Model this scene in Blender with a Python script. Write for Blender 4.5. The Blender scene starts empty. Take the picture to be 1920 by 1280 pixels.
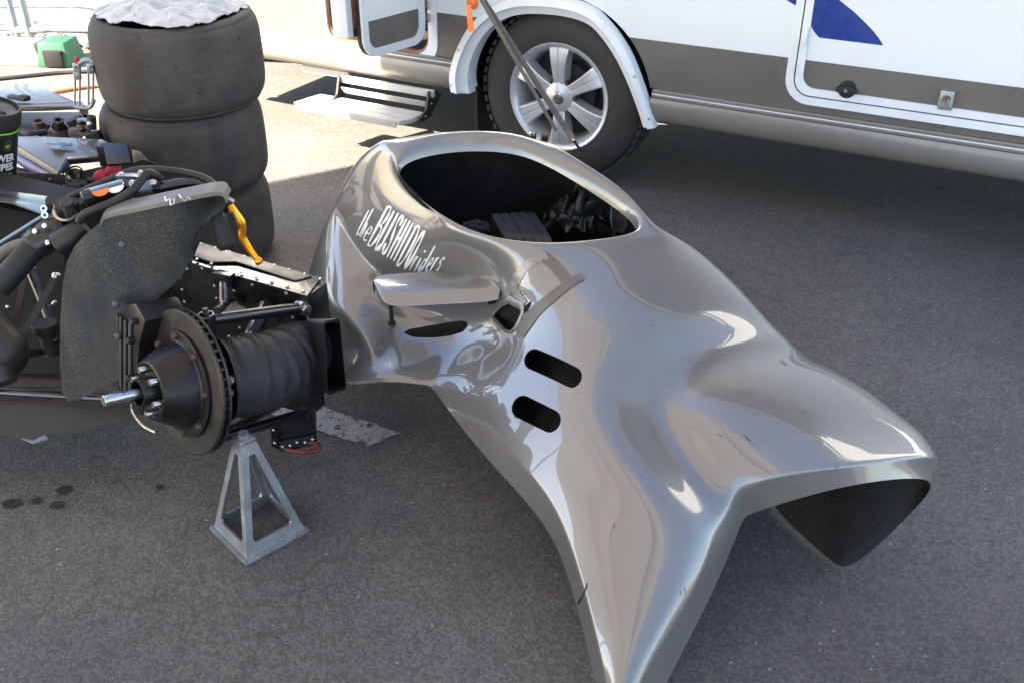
import bpy, bmesh, math, random
from mathutils import Vector, Matrix
from mathutils.bvhtree import BVHTree
random.seed(7)
S = bpy.context.scene
COL = S.collection

# ---------------------------------------------------------------- camera
CAM_Z, PITCH, FPX = 1.55, math.radians(31), 1867.0      # eye height, tilt down, focal length in 1920-px units
cam = bpy.data.objects.new('camera', bpy.data.cameras.new('camera'))
COL.objects.link(cam); S.camera = cam
cam.location = (0, 0, CAM_Z); cam.rotation_euler = (math.radians(90) - PITCH, 0, 0)
cam.data.sensor_width = 36; cam.data.lens = FPX / 1920 * 36
cam.data.clip_start = 0.05; cam.data.clip_end = 500

# ---------------------------------------------------------------- sky and sun
SUN_AZ = Vector((-0.95, -0.31, 0)).normalized(); SUN_EL = math.radians(38)
world = bpy.data.worlds.new('World'); S.world = world; world.use_nodes = True
wn = world.node_tree; wn.nodes.clear()
sky = wn.nodes.new('ShaderNodeTexSky'); sky.sky_type = 'NISHITA'; sky.sun_disc = False
sky.sun_elevation = SUN_EL; sky.sun_rotation = math.atan2(SUN_AZ.x, SUN_AZ.y)
sky.air_density = 1.0; sky.dust_density = 1.0; sky.ozone_density = 1.0
bg = wn.nodes.new('ShaderNodeBackground'); bg.inputs['Strength'].default_value = 0.062
out = wn.nodes.new('ShaderNodeOutputWorld')
wn.links.new(sky.outputs[0], bg.inputs[0]); wn.links.new(bg.outputs[0], out.inputs[0])
sun = bpy.data.objects.new('sun', bpy.data.lights.new('sun', 'SUN')); COL.objects.link(sun)
sun.data.energy = 5.0; sun.data.angle = math.radians(0.6); sun.data.color = (1.0, 0.86, 0.68)
sd = SUN_AZ * math.cos(SUN_EL) + Vector((0, 0, math.sin(SUN_EL)))
sun.rotation_euler = sd.to_track_quat('Z', 'Y').to_euler(); sun.location = sd * 30
S.view_settings.view_transform = 'Standard'; S.view_settings.look = 'None'
S.view_settings.exposure = 3.35; S.view_settings.gamma = 1.0
S.view_settings.use_curve_mapping = False

# ---------------------------------------------------------------- geometry helpers
CP, SP = math.cos(PITCH), math.sin(PITCH)
def ray(u, v):
    a = (u - 960) / FPX; b = -(v - 640) / FPX
    return Vector((a, CP + SP * b, -SP + CP * b))
def P(u, v, z):                      # the point at height z along a sight line
    d = ray(u, v); return Vector((0, 0, CAM_Z)) + d * ((CAM_Z - z) / -d.z)
def Y(u, v, y):                      # the point at distance y along a sight line
    d = ray(u, v); return Vector((0, 0, CAM_Z)) + d * (y / d.y)
MS = Vector((.882, -.471, 0)); MN = Vector((-.471, -.882, 0)); M0 = Vector((.175, 3.86, 0))
def M(s, z, o=0.0):                  # camper frame: along the side, height, out of the side
    return M0 + MS * s + MN * o + Vector((0, 0, z))

class MB:
    def __init__(self): self.v = []; self.f = []; self.m = []
    def add(self, vs, fs, mi=0):
        k = len(self.v); self.v += [Vector(p) for p in vs]
        for f in fs: self.f.append(tuple(i + k for i in f)); self.m.append(mi)
        return self
    def box(self, c, half, ax=None, mi=0):
        c = Vector(c); ax = ax or (Vector((1,0,0)), Vector((0,1,0)), Vector((0,0,1)))
        vs = [c + ax[0]*half[0]*i + ax[1]*half[1]*j + ax[2]*half[2]*k for i in (-1,1) for j in (-1,1) for k in (-1,1)]
        if ax[0].cross(ax[1]).dot(ax[2]) < 0:
            fs = [(0,2,3,1),(4,5,7,6),(0,1,5,4),(2,6,7,3),(0,4,6,2),(1,3,7,5)]
        else: fs = [(0,1,3,2),(4,6,7,5),(0,4,5,1),(2,3,7,6),(0,2,6,4),(1,5,7,3)]
        return self.add(vs, fs, mi)
    def bar(self, a, b, w, h, up=Vector((0,0,1)), mi=0):      # a flat bar from a to b
        a, b = Vector(a), Vector(b); d = (b - a); L = d.length; d.normalize()
        s = d.cross(up).normalized(); t = s.cross(d).normalized()
        return self.box((a + b) / 2, (L/2, w/2, h/2), (d, s, t), mi)
    def tube(self, pts, r, seg=12, caps=True, mi=0, smooth=True, n=6, closed=False):
        pts = [Vector(p) for p in pts]
        rs = r if isinstance(r, (list, tuple)) else [r] * len(pts)
        if smooth and len(pts) > 2: pts, rs = spline(pts, rs, n)
        t0 = (pts[1] - pts[0]).normalized()
        u = t0.orthogonal().normalized(); k = len(self.v); N = len(pts)
        for i, p in enumerate(pts):
            t = (pts[min(i+1, N-1)] - pts[max(i-1, 0)])
            t = t.normalized() if t.length > 1e-9 else t0
            u = (u - t * u.dot(t)); u = u.normalized() if u.length > 1e-6 else t.orthogonal().normalized()
            w = t.cross(u)
            for j in range(seg):
                a = 2 * math.pi * j / seg
                self.v.append(p + (u * math.cos(a) + w * math.sin(a)) * rs[i])
        for i in range(N - 1):
            for j in range(seg):
                j2 = (j + 1) % seg
                self.f.append((k+i*seg+j, k+i*seg+j2, k+(i+1)*seg+j2, k+(i+1)*seg+j)); self.m.append(mi)
        if caps:
            self.f.append(tuple(k + j for j in reversed(range(seg)))); self.m.append(mi)
            self.f.append(tuple(k + (N-1)*seg + j for j in range(seg))); self.m.append(mi)
        return self
    def lathe(self, prof, o, axis, seg=32, mi=0, close=False, ref=None):
        o = Vector(o); ax = Vector(axis).normalized(); u = ax.orthogonal().normalized() if ref is None else (Vector(ref) - ax * Vector(ref).dot(ax)).normalized()
        w = ax.cross(u); k = len(self.v); n = len(prof)
        for (r, h) in prof:
            for j in range(seg):
                a = 2 * math.pi * j / seg
                self.v.append(o + ax * h + (u * math.cos(a) + w * math.sin(a)) * r)
        for i in range(n if close else n - 1):
            i2 = (i + 1) % n
            for j in range(seg):
                j2 = (j + 1) % seg
                self.f.append((k+i*seg+j, k+i*seg+j2, k+i2*seg+j2, k+i2*seg+j)); self.m.append(mi)
        return self
    def prism(self, pts, d, mi=0):                             # polygon extruded by vector d
        pts = [Vector(p) for p in pts]; d = Vector(d); n = len(pts); k = len(self.v)
        self.v += pts + [p + d for p in pts]
        nrm = Vector((0,0,0))
        for i in range(n): nrm += (pts[i] - pts[0]).cross(pts[(i+1) % n] - pts[0])
        fl = nrm.dot(d) > 0
        A = tuple(k + i for i in range(n)); B = tuple(k + n + i for i in range(n))
        self.f += [A[::-1] if fl else A, B if fl else B[::-1]]; self.m += [mi, mi]
        for i in range(n):
            j = (i + 1) % n
            q = (A[i], A[j], B[j], B[i]); self.f.append(q if fl else q[::-1]); self.m.append(mi)
        return self
    def dome(self, c, nrm, r, h=None, seg=8, mi=0):            # a rivet or screw head
        h = h or r * .6
        self.lathe([(r, -.002), (r, h*.25), (r*.75, h*.8), (r*.3, h), (0.0001, h)], c, nrm, seg, mi); return self
    def build(self, name, mats, parent=None, bevel=0, smooth=35, seg=2, mods=None, weld=False):
        me = bpy.data.meshes.new(name)
        off = parent_loc(parent)
        me.from_pydata([tuple(p - off) for p in self.v], [], self.f); me.update()
        for m in (mats if isinstance(mats, (list, tuple)) else [mats]): me.materials.append(m)
        for p, i in zip(me.polygons, self.m): p.material_index = i
        o = bpy.data.objects.new(name, me); COL.objects.link(o)
        if weld or bevel:
            bm = bmesh.new(); bm.from_mesh(me)
            if weld: bmesh.ops.remove_doubles(bm, verts=bm.verts, dist=1e-5)
            if bevel:
                es = [e for e in bm.edges if len(e.link_faces) == 2 and e.calc_face_angle(0) > math.radians(30)]
                bmesh.ops.bevel(bm, geom=es, offset=bevel, segments=seg, affect='EDGES', profile=.6, clamp_overlap=True)
            bm.to_mesh(me); bm.free()
        if mods: mods(o); bake(o)
        if smooth: shade(o.data, smooth)
        if parent: o.parent = parent
        return o
def parent_loc(p):
    l = Vector((0,0,0))
    while p: l = l + p.location; p = p.parent
    return l
def bake(o):
    bpy.context.view_layer.update()
    dg = bpy.context.evaluated_depsgraph_get()
    me = bpy.data.meshes.new_from_object(o.evaluated_get(dg)); old = o.data
    o.modifiers.clear(); o.data = me; bpy.data.meshes.remove(old)
def shade(me, ang):
    bm = bmesh.new(); bm.from_mesh(me); c = math.radians(ang)
    for f in bm.faces: f.smooth = True
    for e in bm.edges:
        e.smooth = not (len(e.link_faces) == 2 and e.calc_face_angle(0) > c)
    bm.to_mesh(me); bm.free()
def spline(pts, rs, n=6):
    P_ = [pts[0]*2 - pts[1]] + pts + [pts[-1]*2 - pts[-2]]; R_ = [rs[0]] + list(rs) + [rs[-1]]
    o, q = [], []
    for i in range(1, len(P_) - 2):
        for k in range(n):
            t = k / n
            f = lambda a, b, c, d: .5 * ((2*b) + (c - a)*t + (2*a - 5*b + 4*c - d)*t*t + (3*b - a - 3*c + d)*t**3)
            o.append(f(P_[i-1], P_[i], P_[i+1], P_[i+2])); q.append(f(R_[i-1], R_[i], R_[i+1], R_[i+2]))
    o.append(pts[-1]); q.append(rs[-1]); return o, q
def tag(o, label=None, cat=None, group=None, kind=None):
    if label: o['label'] = label
    if cat: o['category'] = cat
    if group: o['group'] = group
    if kind: o['kind'] = kind
    return o
def thing(name, loc, label, cat, group=None):
    e = bpy.data.objects.new(name, None); COL.objects.link(e); e.location = Vector(loc); e.empty_display_size = .1
    return tag(e, label, cat, group)
def copy_tree(o, parent=None):
    c = o.copy(); COL.objects.link(c); c.parent = parent
    for ch in list(o.children): copy_tree(ch, c)
    return c
def rounded(w0, w1, h0, h1, r, n=6):           # rounded rectangle outline in 2D
    o = []
    for (cx, cy, a0) in ((w1-r, h1-r, 0), (w0+r, h1-r, 90), (w0+r, h0+r, 180), (w1-r, h0+r, 270)):
        for k in range(n + 1):
            a = math.radians(a0 + 90*k/n); o.append((cx + r*math.cos(a), cy + r*math.sin(a)))
    return o

# ---------------------------------------------------------------- materials
def mat(name, col, rough=.5, metal=0.0, coat=0.0, var=.15, vscale=6.0, bump=0.0, bscale=200.0, rvar=.1, spec=.5, col2=None, c2scale=12.0, c2lo=.5, c2hi=.62, trans=0.0, detail=6):
    m = bpy.data.materials.new(name); m.use_nodes = True; nt = m.node_tree; b = nt.nodes['Principled BSDF']
    L = nt.links.new
    tc = nt.nodes.new('ShaderNodeTexCoord')
    nz = nt.nodes.new('ShaderNodeTexNoise'); nz.inputs['Scale'].default_value = vscale; nz.inputs['Detail'].default_value = detail; nz.inputs['Roughness'].default_value = .65
    L(tc.outputs['Object'], nz.inputs['Vector'])
    mr = nt.nodes.new('ShaderNodeMapRange'); mr.inputs['From Min'].default_value = .3; mr.inputs['From Max'].default_value = .7
    mr.inputs['To Min'].default_value = 1 - var; mr.inputs['To Max'].default_value = 1 + var
    L(nz.outputs['Fac'], mr.inputs['Value'])
    mx = nt.nodes.new('ShaderNodeMix'); mx.data_type = 'RGBA'; mx.blend_type = 'MULTIPLY'; mx.inputs['Factor'].default_value = 1
    mx.inputs['A'].default_value = (*col, 1); L(mr.outputs[0], mx.inputs['B'])
    last = mx.outputs['Result']
    if col2:
        n2 = nt.nodes.new('ShaderNodeTexNoise'); n2.inputs['Scale'].default_value = c2scale; n2.inputs['Detail'].default_value = 8; n2.inputs['Roughness'].default_value = .7
        L(tc.outputs['Object'], n2.inputs['Vector'])
        r2 = nt.nodes.new('ShaderNodeMapRange'); r2.inputs['From Min'].default_value = c2lo; r2.inputs['From Max'].default_value = c2hi
        L(n2.outputs['Fac'], r2.inputs['Value'])
        m2 = nt.nodes.new('ShaderNodeMix'); m2.data_type = 'RGBA'; L(r2.outputs[0], m2.inputs['Factor']); L(last, m2.inputs['A']); m2.inputs['B'].default_value = (*col2, 1)
        last = m2.outputs['Result']
    L(last, b.inputs['Base Color'])
    rr = nt.nodes.new('ShaderNodeMapRange'); rr.inputs['From Min'].default_value = .3; rr.inputs['From Max'].default_value = .7
    rr.inputs['To Min'].default_value = max(.02, rough - rvar); rr.inputs['To Max'].default_value = min(1, rough + rvar)
    L(nz.outputs['Fac'], rr.inputs['Value']); L(rr.outputs[0], b.inputs['Roughness'])
    b.inputs['Metallic'].default_value = metal; b.inputs['Coat Weight'].default_value = coat; b.inputs['Coat Roughness'].default_value = .04
    b.inputs['Specular IOR Level'].default_value = spec
    if trans: b.inputs['Transmission Weight'].default_value = trans
    if bump:
        nb = nt.nodes.new('ShaderNodeTexNoise'); nb.inputs['Scale'].default_value = bscale; nb.inputs['Detail'].default_value = 4
        L(tc.outputs['Object'], nb.inputs['Vector'])
        bp = nt.nodes.new('ShaderNodeBump'); bp.inputs['Strength'].default_value = bump; bp.inputs['Distance'].default_value = .002
        L(nb.outputs['Fac'], bp.inputs['Height']); L(bp.outputs[0], b.inputs['Normal'])
    return m
MT = {}
MT['white_paint'] = mat('white_paint', (.70, .73, .75), .25, var=.008, coat=.3, rvar=.015)
MT['grey_paint'] = mat('grey_paint', (.15, .138, .125), .32, metal=.25, var=.06, vscale=3, coat=.2)
MT['skirt_paint'] = mat('skirt_paint', (.19, .178, .162), .4, metal=.2, var=.06, vscale=3, coat=.3)
MT['blue_print'] = mat('blue_print', (.008, .035, .22), .3, var=.05, coat=.3)
MT['white_trim'] = mat('white_trim', (.68, .71, .74), .35, var=.06, col2=(.42,.42,.40), c2scale=9, c2lo=.62, c2hi=.85)
MT['step_cream'] = mat('step_cream', (.50,.49,.45), .5, var=.12, vscale=20, col2=(.3,.28,.25), c2scale=14, c2lo=.6, c2hi=.8)
MT['black_rubber'] = mat('black_rubber', (.011, .011, .011), .65, var=.25, vscale=30, bump=.2)
def slick_mat():          # worn slick: ring streaks from the road, pick-up specks, dust
    m = mat('slick', (.056, .0505, .046), .78, var=.35, vscale=6, bump=.5, bscale=85, rvar=.1, spec=.3, col2=(.085,.077,.069), c2scale=5.5, c2lo=.5, c2hi=.72, detail=9)
    nt = m.node_tree; b = nt.nodes['Principled BSDF']; L = nt.links.new; tc = nt.nodes['Texture Coordinate']; src = b.inputs['Base Color'].links[0].from_socket
    def nz(scale, d, sc=1.0):
        mp = nt.nodes.new('ShaderNodeMapping'); mp.inputs['Scale'].default_value = scale; L(tc.outputs['Object'], mp.inputs['Vector'])
        n = nt.nodes.new('ShaderNodeTexNoise'); n.inputs['Scale'].default_value = sc; n.inputs['Detail'].default_value = d; n.inputs['Roughness'].default_value = .7; L(mp.outputs[0], n.inputs['Vector']); return n.outputs['Fac']
    def rg(x, a, c, lo=0, hi=1):
        r = nt.nodes.new('ShaderNodeMapRange'); r.inputs['From Min'].default_value = a; r.inputs['From Max'].default_value = c; r.inputs['To Min'].default_value = lo; r.inputs['To Max'].default_value = hi; L(x, r.inputs['Value']); return r.outputs[0]
    def mix(a, c, f, t='MIX'):
        n = nt.nodes.new('ShaderNodeMix'); n.data_type = 'RGBA'; n.blend_type = t
        if hasattr(f, 'is_linked'): L(f, n.inputs['Factor'])
        else: n.inputs['Factor'].default_value = f
        L(a, n.inputs['A'])
        if isinstance(c, tuple): n.inputs['B'].default_value = (*c, 1)
        else: L(c, n.inputs['B'])
        return n.outputs['Result']
    c = mix(src, rg(nz((3,3,70), 5), .3, .7, .87, 1.13), 1.0, 'MULTIPLY')
    c = mix(c, (.010,.009,.009), rg(nz((34,34,60), 4), .64, .70, 0, .9))
    c = mix(c, (.13,.118,.105), rg(nz((26,26,26), 6), .66, .75, 0, .7))
    L(c, b.inputs['Base Color']); return m
MT['slick'] = slick_mat()
MT['road_tyre'] = mat('road_tyre', (.03, .029, .028), .75, var=.25, vscale=14, bump=.3, bscale=120, col2=(.075,.066,.055), c2scale=10, c2lo=.56, c2hi=.8)
MT['alloy'] = mat('alloy', (.60, .62, .64), .34, metal=.55, var=.06)
MT['alloy_dark'] = mat('alloy_dark', (.05, .05, .05), .55, metal=.3, var=.3)
MT['steel'] = mat('steel', (.5, .48, .46), .3, metal=1, var=.2, vscale=40)
MT['disc_steel'] = mat('disc_steel', (.05, .046, .043), .5, metal=.75, var=.25, vscale=12, rvar=.14, col2=(.075,.05,.038), c2scale=8, c2lo=.5, c2hi=.75)
MT['bell_black'] = mat('bell_black', (.015, .014, .014), .36, metal=.45, var=.25, vscale=14)
MT['rust_bolt'] = mat('rust_bolt', (.11, .068, .054), .6, metal=.5, var=.4, vscale=60)
MT['black_paint'] = mat('black_paint', (.008, .008, .009), .28, metal=.0, var=.25, vscale=10, coat=.35, rvar=.12)
MT['satin_black'] = mat('satin_black', (.010, .010, .011), .45, var=.3, vscale=16)
MT['hose_cloth'] = mat('hose_cloth', (.016, .0165, .018), .68, var=.3, vscale=25, bump=.8, bscale=60)
def fibre():
    m = mat('fibre', (.010, .0095, .009), .55, var=.5, vscale=20, bump=.45, bscale=170); nt = m.node_tree; b = nt.nodes['Principled BSDF']; L = nt.links.new
    tc = nt.nodes['Texture Coordinate']; src = b.inputs['Base Color'].links[0].from_socket
    def nz(sc, d, ro=.6):
        n = nt.nodes.new('ShaderNodeTexNoise'); n.inputs['Scale'].default_value = sc; n.inputs['Detail'].default_value = d; n.inputs['Roughness'].default_value = ro; L(tc.outputs['Object'], n.inputs['Vector']); return n.outputs['Fac']
    def rg(x, a, c):
        r = nt.nodes.new('ShaderNodeMapRange'); r.inputs['From Min'].default_value = a; r.inputs['From Max'].default_value = c; L(x, r.inputs['Value']); return r.outputs[0]
    mm = nt.nodes.new('ShaderNodeMath'); mm.operation = 'MULTIPLY'; L(rg(nz(230, 4, .75), .48, .78), mm.inputs[0]); L(rg(nz(5.5, 4), .40, .60), mm.inputs[1])
    m2 = nt.nodes.new('ShaderNodeMix'); m2.data_type = 'RGBA'; L(mm.outputs[0], m2.inputs['Factor']); L(src, m2.inputs['A']); m2.inputs['B'].default_value = (.12,.11,.093,1)
    L(m2.outputs['Result'], b.inputs['Base Color']); return m
MT['fibre'] = fibre()
MT['alu'] = mat('alu', (.31, .33, .345), .42, metal=.75, var=.2, vscale=20, bump=.25, bscale=150, col2=(.22,.22,.22), c2scale=22, c2lo=.55, c2hi=.72)
MT['gold'] = mat('gold', (.75, .30, .02), .3, metal=.85, var=.12, vscale=30)
MT['concrete'] = mat('concrete', (.25, .23, .185), .9, var=.15, vscale=12, bump=.6, bscale=80, col2=(.38,.28,.16), c2scale=6, c2lo=.56, c2hi=.8)
MT['green_paint'] = mat('green_paint', (.010, .085, .042), .6, var=.25, vscale=12, bump=.3, col2=(.25,.24,.2), c2scale=14, c2lo=.62, c2hi=.8)
MT['galv'] = mat('galv', (.20, .24, .28), .45, metal=.6, var=.12, vscale=15)
MT['cloth'] = mat('cloth', (.44, .45, .46), .8, var=.1, vscale=20, bump=.2, bscale=300, col2=(.30,.28,.25), c2scale=9, c2lo=.55, c2hi=.75)
MT['tape_brown'] = mat('tape_brown', (.10, .085, .07), .38, var=.12, vscale=30)
MT['tape_silver'] = mat('tape_silver', (.22, .215, .21), .36, metal=.6, var=.15, vscale=40, bump=.6, bscale=70)
MT['tape_black'] = mat('tape_black', (.007, .007, .008), .42, var=.3, vscale=20, bump=.7, bscale=60)
MT['letter'] = mat('letter', (.78, .77, .74), .5, var=.04)
MT['orange'] = mat('orange', (.9, .18, .02), .3, var=.1)
MT['strap'] = mat('strap', (.12, .108, .097), .75, var=.12, vscale=60, bump=.4, bscale=500)
MT['red'] = mat('red', (.12, .008, .01), .5, var=.2, vscale=30, bump=.5, bscale=90)
MT['red_cloth'] = mat('red_cloth', (.48, .03, .06), .8, var=.2, vscale=30, bump=.8, bscale=70)
MT['purple'] = mat('purple', (.035, .028, .16), .42, var=.3, vscale=8, coat=.3)
MT['purple_cloth'] = mat('purple_cloth', (.03, .02, .036), .9, var=.3, vscale=40, bump=1, bscale=120)
MT['wood'] = mat('wood', (.22, .12, .065), .5, var=.2, vscale=6)
MT['label_black'] = mat('label_black', (.012, .012, .013), .35, var=.1)
MT['lime'] = mat('lime', (.22, .62, .03), .5, var=.05)
MT['label_blue'] = mat('label_blue', (.03, .12, .45), .5, var=.05)
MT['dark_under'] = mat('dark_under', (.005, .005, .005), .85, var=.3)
MT['brown_glass'] = mat('brown_glass', (.05, .025, .01), .12, var=.1)
MT['board'] = mat('board', (.045, .038, .032), .75, var=.25, vscale=8, bump=.3, bscale=60)
MT['orange_cable'] = mat('orange_cable', (.35, .09, .02), .6, var=.2)
MT['canopy'] = mat('canopy', (.46, .42, .37), .85, var=.06, vscale=2)

from mathutils import noise as NZ
def rag(name, c, rx, ry, h, seed, m, lab, cat, n=64, fold=1.0, exp=2.2):
    g = MB(); o_ = Vector((seed*7.3, seed*3.1, 0))
    for j in range(n+1):
        for i in range(n+1):
            x, y = -1+2*i/n, -1+2*j/n
            r = math.sqrt(x*x+y*y); a = math.atan2(y, x)
            edge = 1 + .28*NZ.noise(Vector((math.cos(a)*1.4, math.sin(a)*1.4, seed)))
            rr = min(r, 1.0); k = rr/ max(r,1e-6)
            q = Vector((x*k*edge, y*k*edge, 0))
            w = NZ.noise(q*1.9+o_)*.7 + abs(NZ.noise(q*3.3+o_*2+Vector((NZ.noise(q*3+o_),NZ.noise(q*3-o_),0))*.5))*1.1*fold + abs(NZ.noise(q*6.5+o_))*.32*fold
            z = h*((1-rr**exp)*.75 + w*.55*(1-.55*rr)) + .004
            g.v.append(Vector((c[0],c[1],c[2] if len(c) > 2 else 0)) + Vector((q.x*rx + .02*NZ.noise(q*5+o_), q.y*ry + .02*NZ.noise(q*5-o_), max(.002, z))))
    for j in range(n):
        for i in range(n):
            a = j*(n+1)+i; g.f.append((a,a+1,a+n+2,a+n+1)); g.m.append(0)
    def md(o): s = o.modifiers.new('s','SOLIDIFY'); s.thickness = .002
    ob = g.build(name, m, None, smooth=70, mods=md); return tag(ob, lab, cat)
# ---------------------------------------------------------------- ground
def asphalt():
    m = bpy.data.materials.new('asphalt'); m.use_nodes = True; nt = m.node_tree; b = nt.nodes['Principled BSDF']; L = nt.links.new
    tc = nt.nodes.new('ShaderNodeTexCoord')
    def noise(sc, det=5, ro=.6):
        n = nt.nodes.new('ShaderNodeTexNoise'); n.inputs['Scale'].default_value = sc; n.inputs['Detail'].default_value = det; n.inputs['Roughness'].default_value = ro
        L(tc.outputs['Object'], n.inputs['Vector']); return n.outputs['Fac']
    def rng(x, a, b_, c, d):
        r = nt.nodes.new('ShaderNodeMapRange'); r.inputs['From Min'].default_value = a; r.inputs['From Max'].default_value = b_
        r.inputs['To Min'].default_value = c; r.inputs['To Max'].default_value = d; L(x, r.inputs['Value']); return r.outputs[0]
    def mul(x, y, t='MULTIPLY', f=1.0):
        n = nt.nodes.new('ShaderNodeMix'); n.data_type = 'RGBA'; n.blend_type = t
        if isinstance(f, float): n.inputs['Factor'].default_value = f
        else: L(f, n.inputs['Factor'])
        for s, q in (('A', x), ('B', y)):
            if isinstance(q, tuple): n.inputs[s].default_value = (*q, 1)
            else: L(q, n.inputs[s])
        return n.outputs['Result']
    vo = nt.nodes.new('ShaderNodeTexVoronoi'); vo.inputs['Scale'].default_value = 170; L(tc.outputs['Object'], vo.inputs['Vector'])
    vs = nt.nodes.new('ShaderNodeTexVoronoi'); vs.inputs['Scale'].default_value = 62; L(tc.outputs['Object'], vs.inputs['Vector'])
    sep = nt.nodes.new('ShaderNodeSeparateColor'); L(vo.outputs['Color'], sep.inputs[0])
    sep2 = nt.nodes.new('ShaderNodeSeparateColor'); L(vs.outputs['Color'], sep2.inputs[0])
    stone = mul((.074, .069, .064), (.128, .119, .110), 'MIX', rng(sep.outputs[0], .2, 1.0, 0, 1))
    # scattered larger pale chips
    near = rng(vs.outputs['Distance'], .16, .26, 1, 0); pick = rng(sep2.outputs[1], .93, .96, 0, 1)
    mm = nt.nodes.new('ShaderNodeMath'); mm.operation = 'MULTIPLY'; L(near, mm.inputs[0]); L(pick, mm.inputs[1])
    chips = mul((.16,.13,.105), (.24,.225,.21), 'MIX', sep2.outputs[2])
    c = mul(stone, chips, 'MIX', mm.outputs[0])
    c = mul(c, rng(noise(1.3, 6), .3, .7, .78, 1.2)); c = mul(c, rng(noise(22, 4), .3, .7, .9, 1.1)); c = mul(c, rng(noise(420, 2), .25, .75, .75, 1.25))
    # faint dusty patches
    c = mul(c, (.12, .11, .098), 'MIX', rng(noise(3.1, 7, .7), .52, .8, 0, .5))
    # hairline cracks
    vc = nt.nodes.new('ShaderNodeTexVoronoi'); vc.feature = 'DISTANCE_TO_EDGE'; vc.inputs['Scale'].default_value = 1.1
    wv = nt.nodes.new('ShaderNodeMix'); wv.data_type = 'RGBA'; wv.inputs['Factor'].default_value = .25
    nn = nt.nodes.new('ShaderNodeTexNoise'); nn.inputs['Scale'].default_value = 5; nn.inputs['Detail'].default_value = 8; L(tc.outputs['Object'], nn.inputs['Vector'])
    L(tc.outputs['Object'], wv.inputs['A']); L(nn.outputs['Color'], wv.inputs['B']); L(wv.outputs['Result'], vc.inputs['Vector'])
    c = mul(c, (.03,.028,.026), 'MIX', rng(vc.outputs['Distance'], 0, .004, .35, 0))
    L(c, b.inputs['Base Color']); b.inputs['Roughness'].default_value = .82; b.inputs['Specular IOR Level'].default_value = .35
    ad = nt.nodes.new('ShaderNodeMath'); ad.operation = 'ADD'; L(rng(vo.outputs['Distance'], 0, .6, 1, 0), ad.inputs[0]); L(noise(330, 3), ad.inputs[1])
    bp = nt.nodes.new('ShaderNodeBump'); bp.inputs['Strength'].default_value = .5; bp.inputs['Distance'].default_value = .002
    L(ad.outputs[0], bp.inputs['Height']); L(bp.outputs[0], b.inputs['Normal'])
    return m
MT['asphalt'] = asphalt()
g = MB().add([(-150,-150,0),(150,-150,0),(150,150,0),(-150,150,0)], [(0,1,2,3)])
ground = tag(g.build('ground', MT['asphalt'], smooth=0), kind='structure')

def paint_mat():      # old, crazed white road paint
    m = mat('road_paint', (.34, .31, .275), .8, var=.12, vscale=14, bump=.4, bscale=140)
    nt = m.node_tree; b = nt.nodes['Principled BSDF']; L = nt.links.new
    tc = nt.nodes['Texture Coordinate']
    v = nt.nodes.new('ShaderNodeTexVoronoi'); v.feature = 'DISTANCE_TO_EDGE'; v.inputs['Scale'].default_value = 17
    nz = nt.nodes.new('ShaderNodeTexNoise'); nz.inputs['Scale'].default_value = 20; nz.inputs['Detail'].default_value = 6
    mx = nt.nodes.new('ShaderNodeMix'); mx.data_type = 'RGBA'; mx.inputs['Factor'].default_value = .16
    L(tc.outputs['Object'], nz.inputs['Vector']); L(tc.outputs['Object'], mx.inputs['A']); L(nz.outputs['Color'], mx.inputs['B']); L(mx.outputs['Result'], v.inputs['Vector'])
    r = nt.nodes.new('ShaderNodeMapRange'); r.inputs['From Min'].default_value = .004; r.inputs['From Max'].default_value = .03; r.inputs['To Min'].default_value = 1; r.inputs['To Max'].default_value = 0
    L(v.outputs['Distance'], r.inputs['Value'])
    n2 = nt.nodes.new('ShaderNodeTexNoise'); n2.inputs['Scale'].default_value = 38; n2.inputs['Detail'].default_value = 7; L(tc.outputs['Object'], n2.inputs['Vector'])
    r2 = nt.nodes.new('ShaderNodeMapRange'); r2.inputs['From Min'].default_value = .585; r2.inputs['From Max'].default_value = .63; L(n2.outputs['Fac'], r2.inputs['Value'])
    ma = nt.nodes.new('ShaderNodeMath'); ma.operation = 'MAXIMUM'; L(r.outputs[0], ma.inputs[0]); L(r2.outputs[0], ma.inputs[1])
    src = b.inputs['Base Color'].links[0].from_socket
    m2 = nt.nodes.new('ShaderNodeMix'); m2.data_type = 'RGBA'; L(ma.outputs[0], m2.inputs['Factor']); L(src, m2.inputs['A']); m2.inputs['B'].default_value = (.065,.06,.055,1)
    L(m2.outputs['Result'], b.inputs['Base Color']); return m
rng_ = random.Random(3)
def ragged(poly, amp, step=.02):
    o = []
    for i, p in enumerate(poly):
        q = poly[(i+1) % len(poly)]; n = max(2, int((Vector(q)-Vector(p)).length/step))
        for k in range(n): o.append(Vector(p).lerp(Vector(q), k/n) + Vector((rng_.uniform(-amp,amp), rng_.uniform(-amp,amp), 0)))
    return o
mk = [(-1.1,2.53,.004),(-.29,2.112,.004),(-.372,2.052,.004),(-1.1,2.43,.004)]
g = MB(); pp = ragged(mk, .003); g.add(pp, [tuple(range(len(pp)))])
tag(g.build('road_marking', paint_mat(), smooth=0), kind='structure')
# oil spots on the asphalt
oil = mat('oil', (.022,.021,.021), .45, var=.2)
for (u, v, rx, ry) in ((22,942,.022,.011),(68,937,.012,.008),(106,945,.017,.009),(121,917,.018,.011),(300,912,.01,.006)):
    c = P(u, v, .004); g = MB()
    pts = [c + Vector((rx*math.cos(a)*(1+rng_.uniform(-.12,.12)), ry*1.6*math.sin(a)*(1+rng_.uniform(-.12,.12)), 0)) for a in [2*math.pi*k/18 for k in range(18)]]
    g.add(pts, [tuple(range(18))]); tag(g.build('oil_spot', oil, smooth=0), kind='structure')
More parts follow.
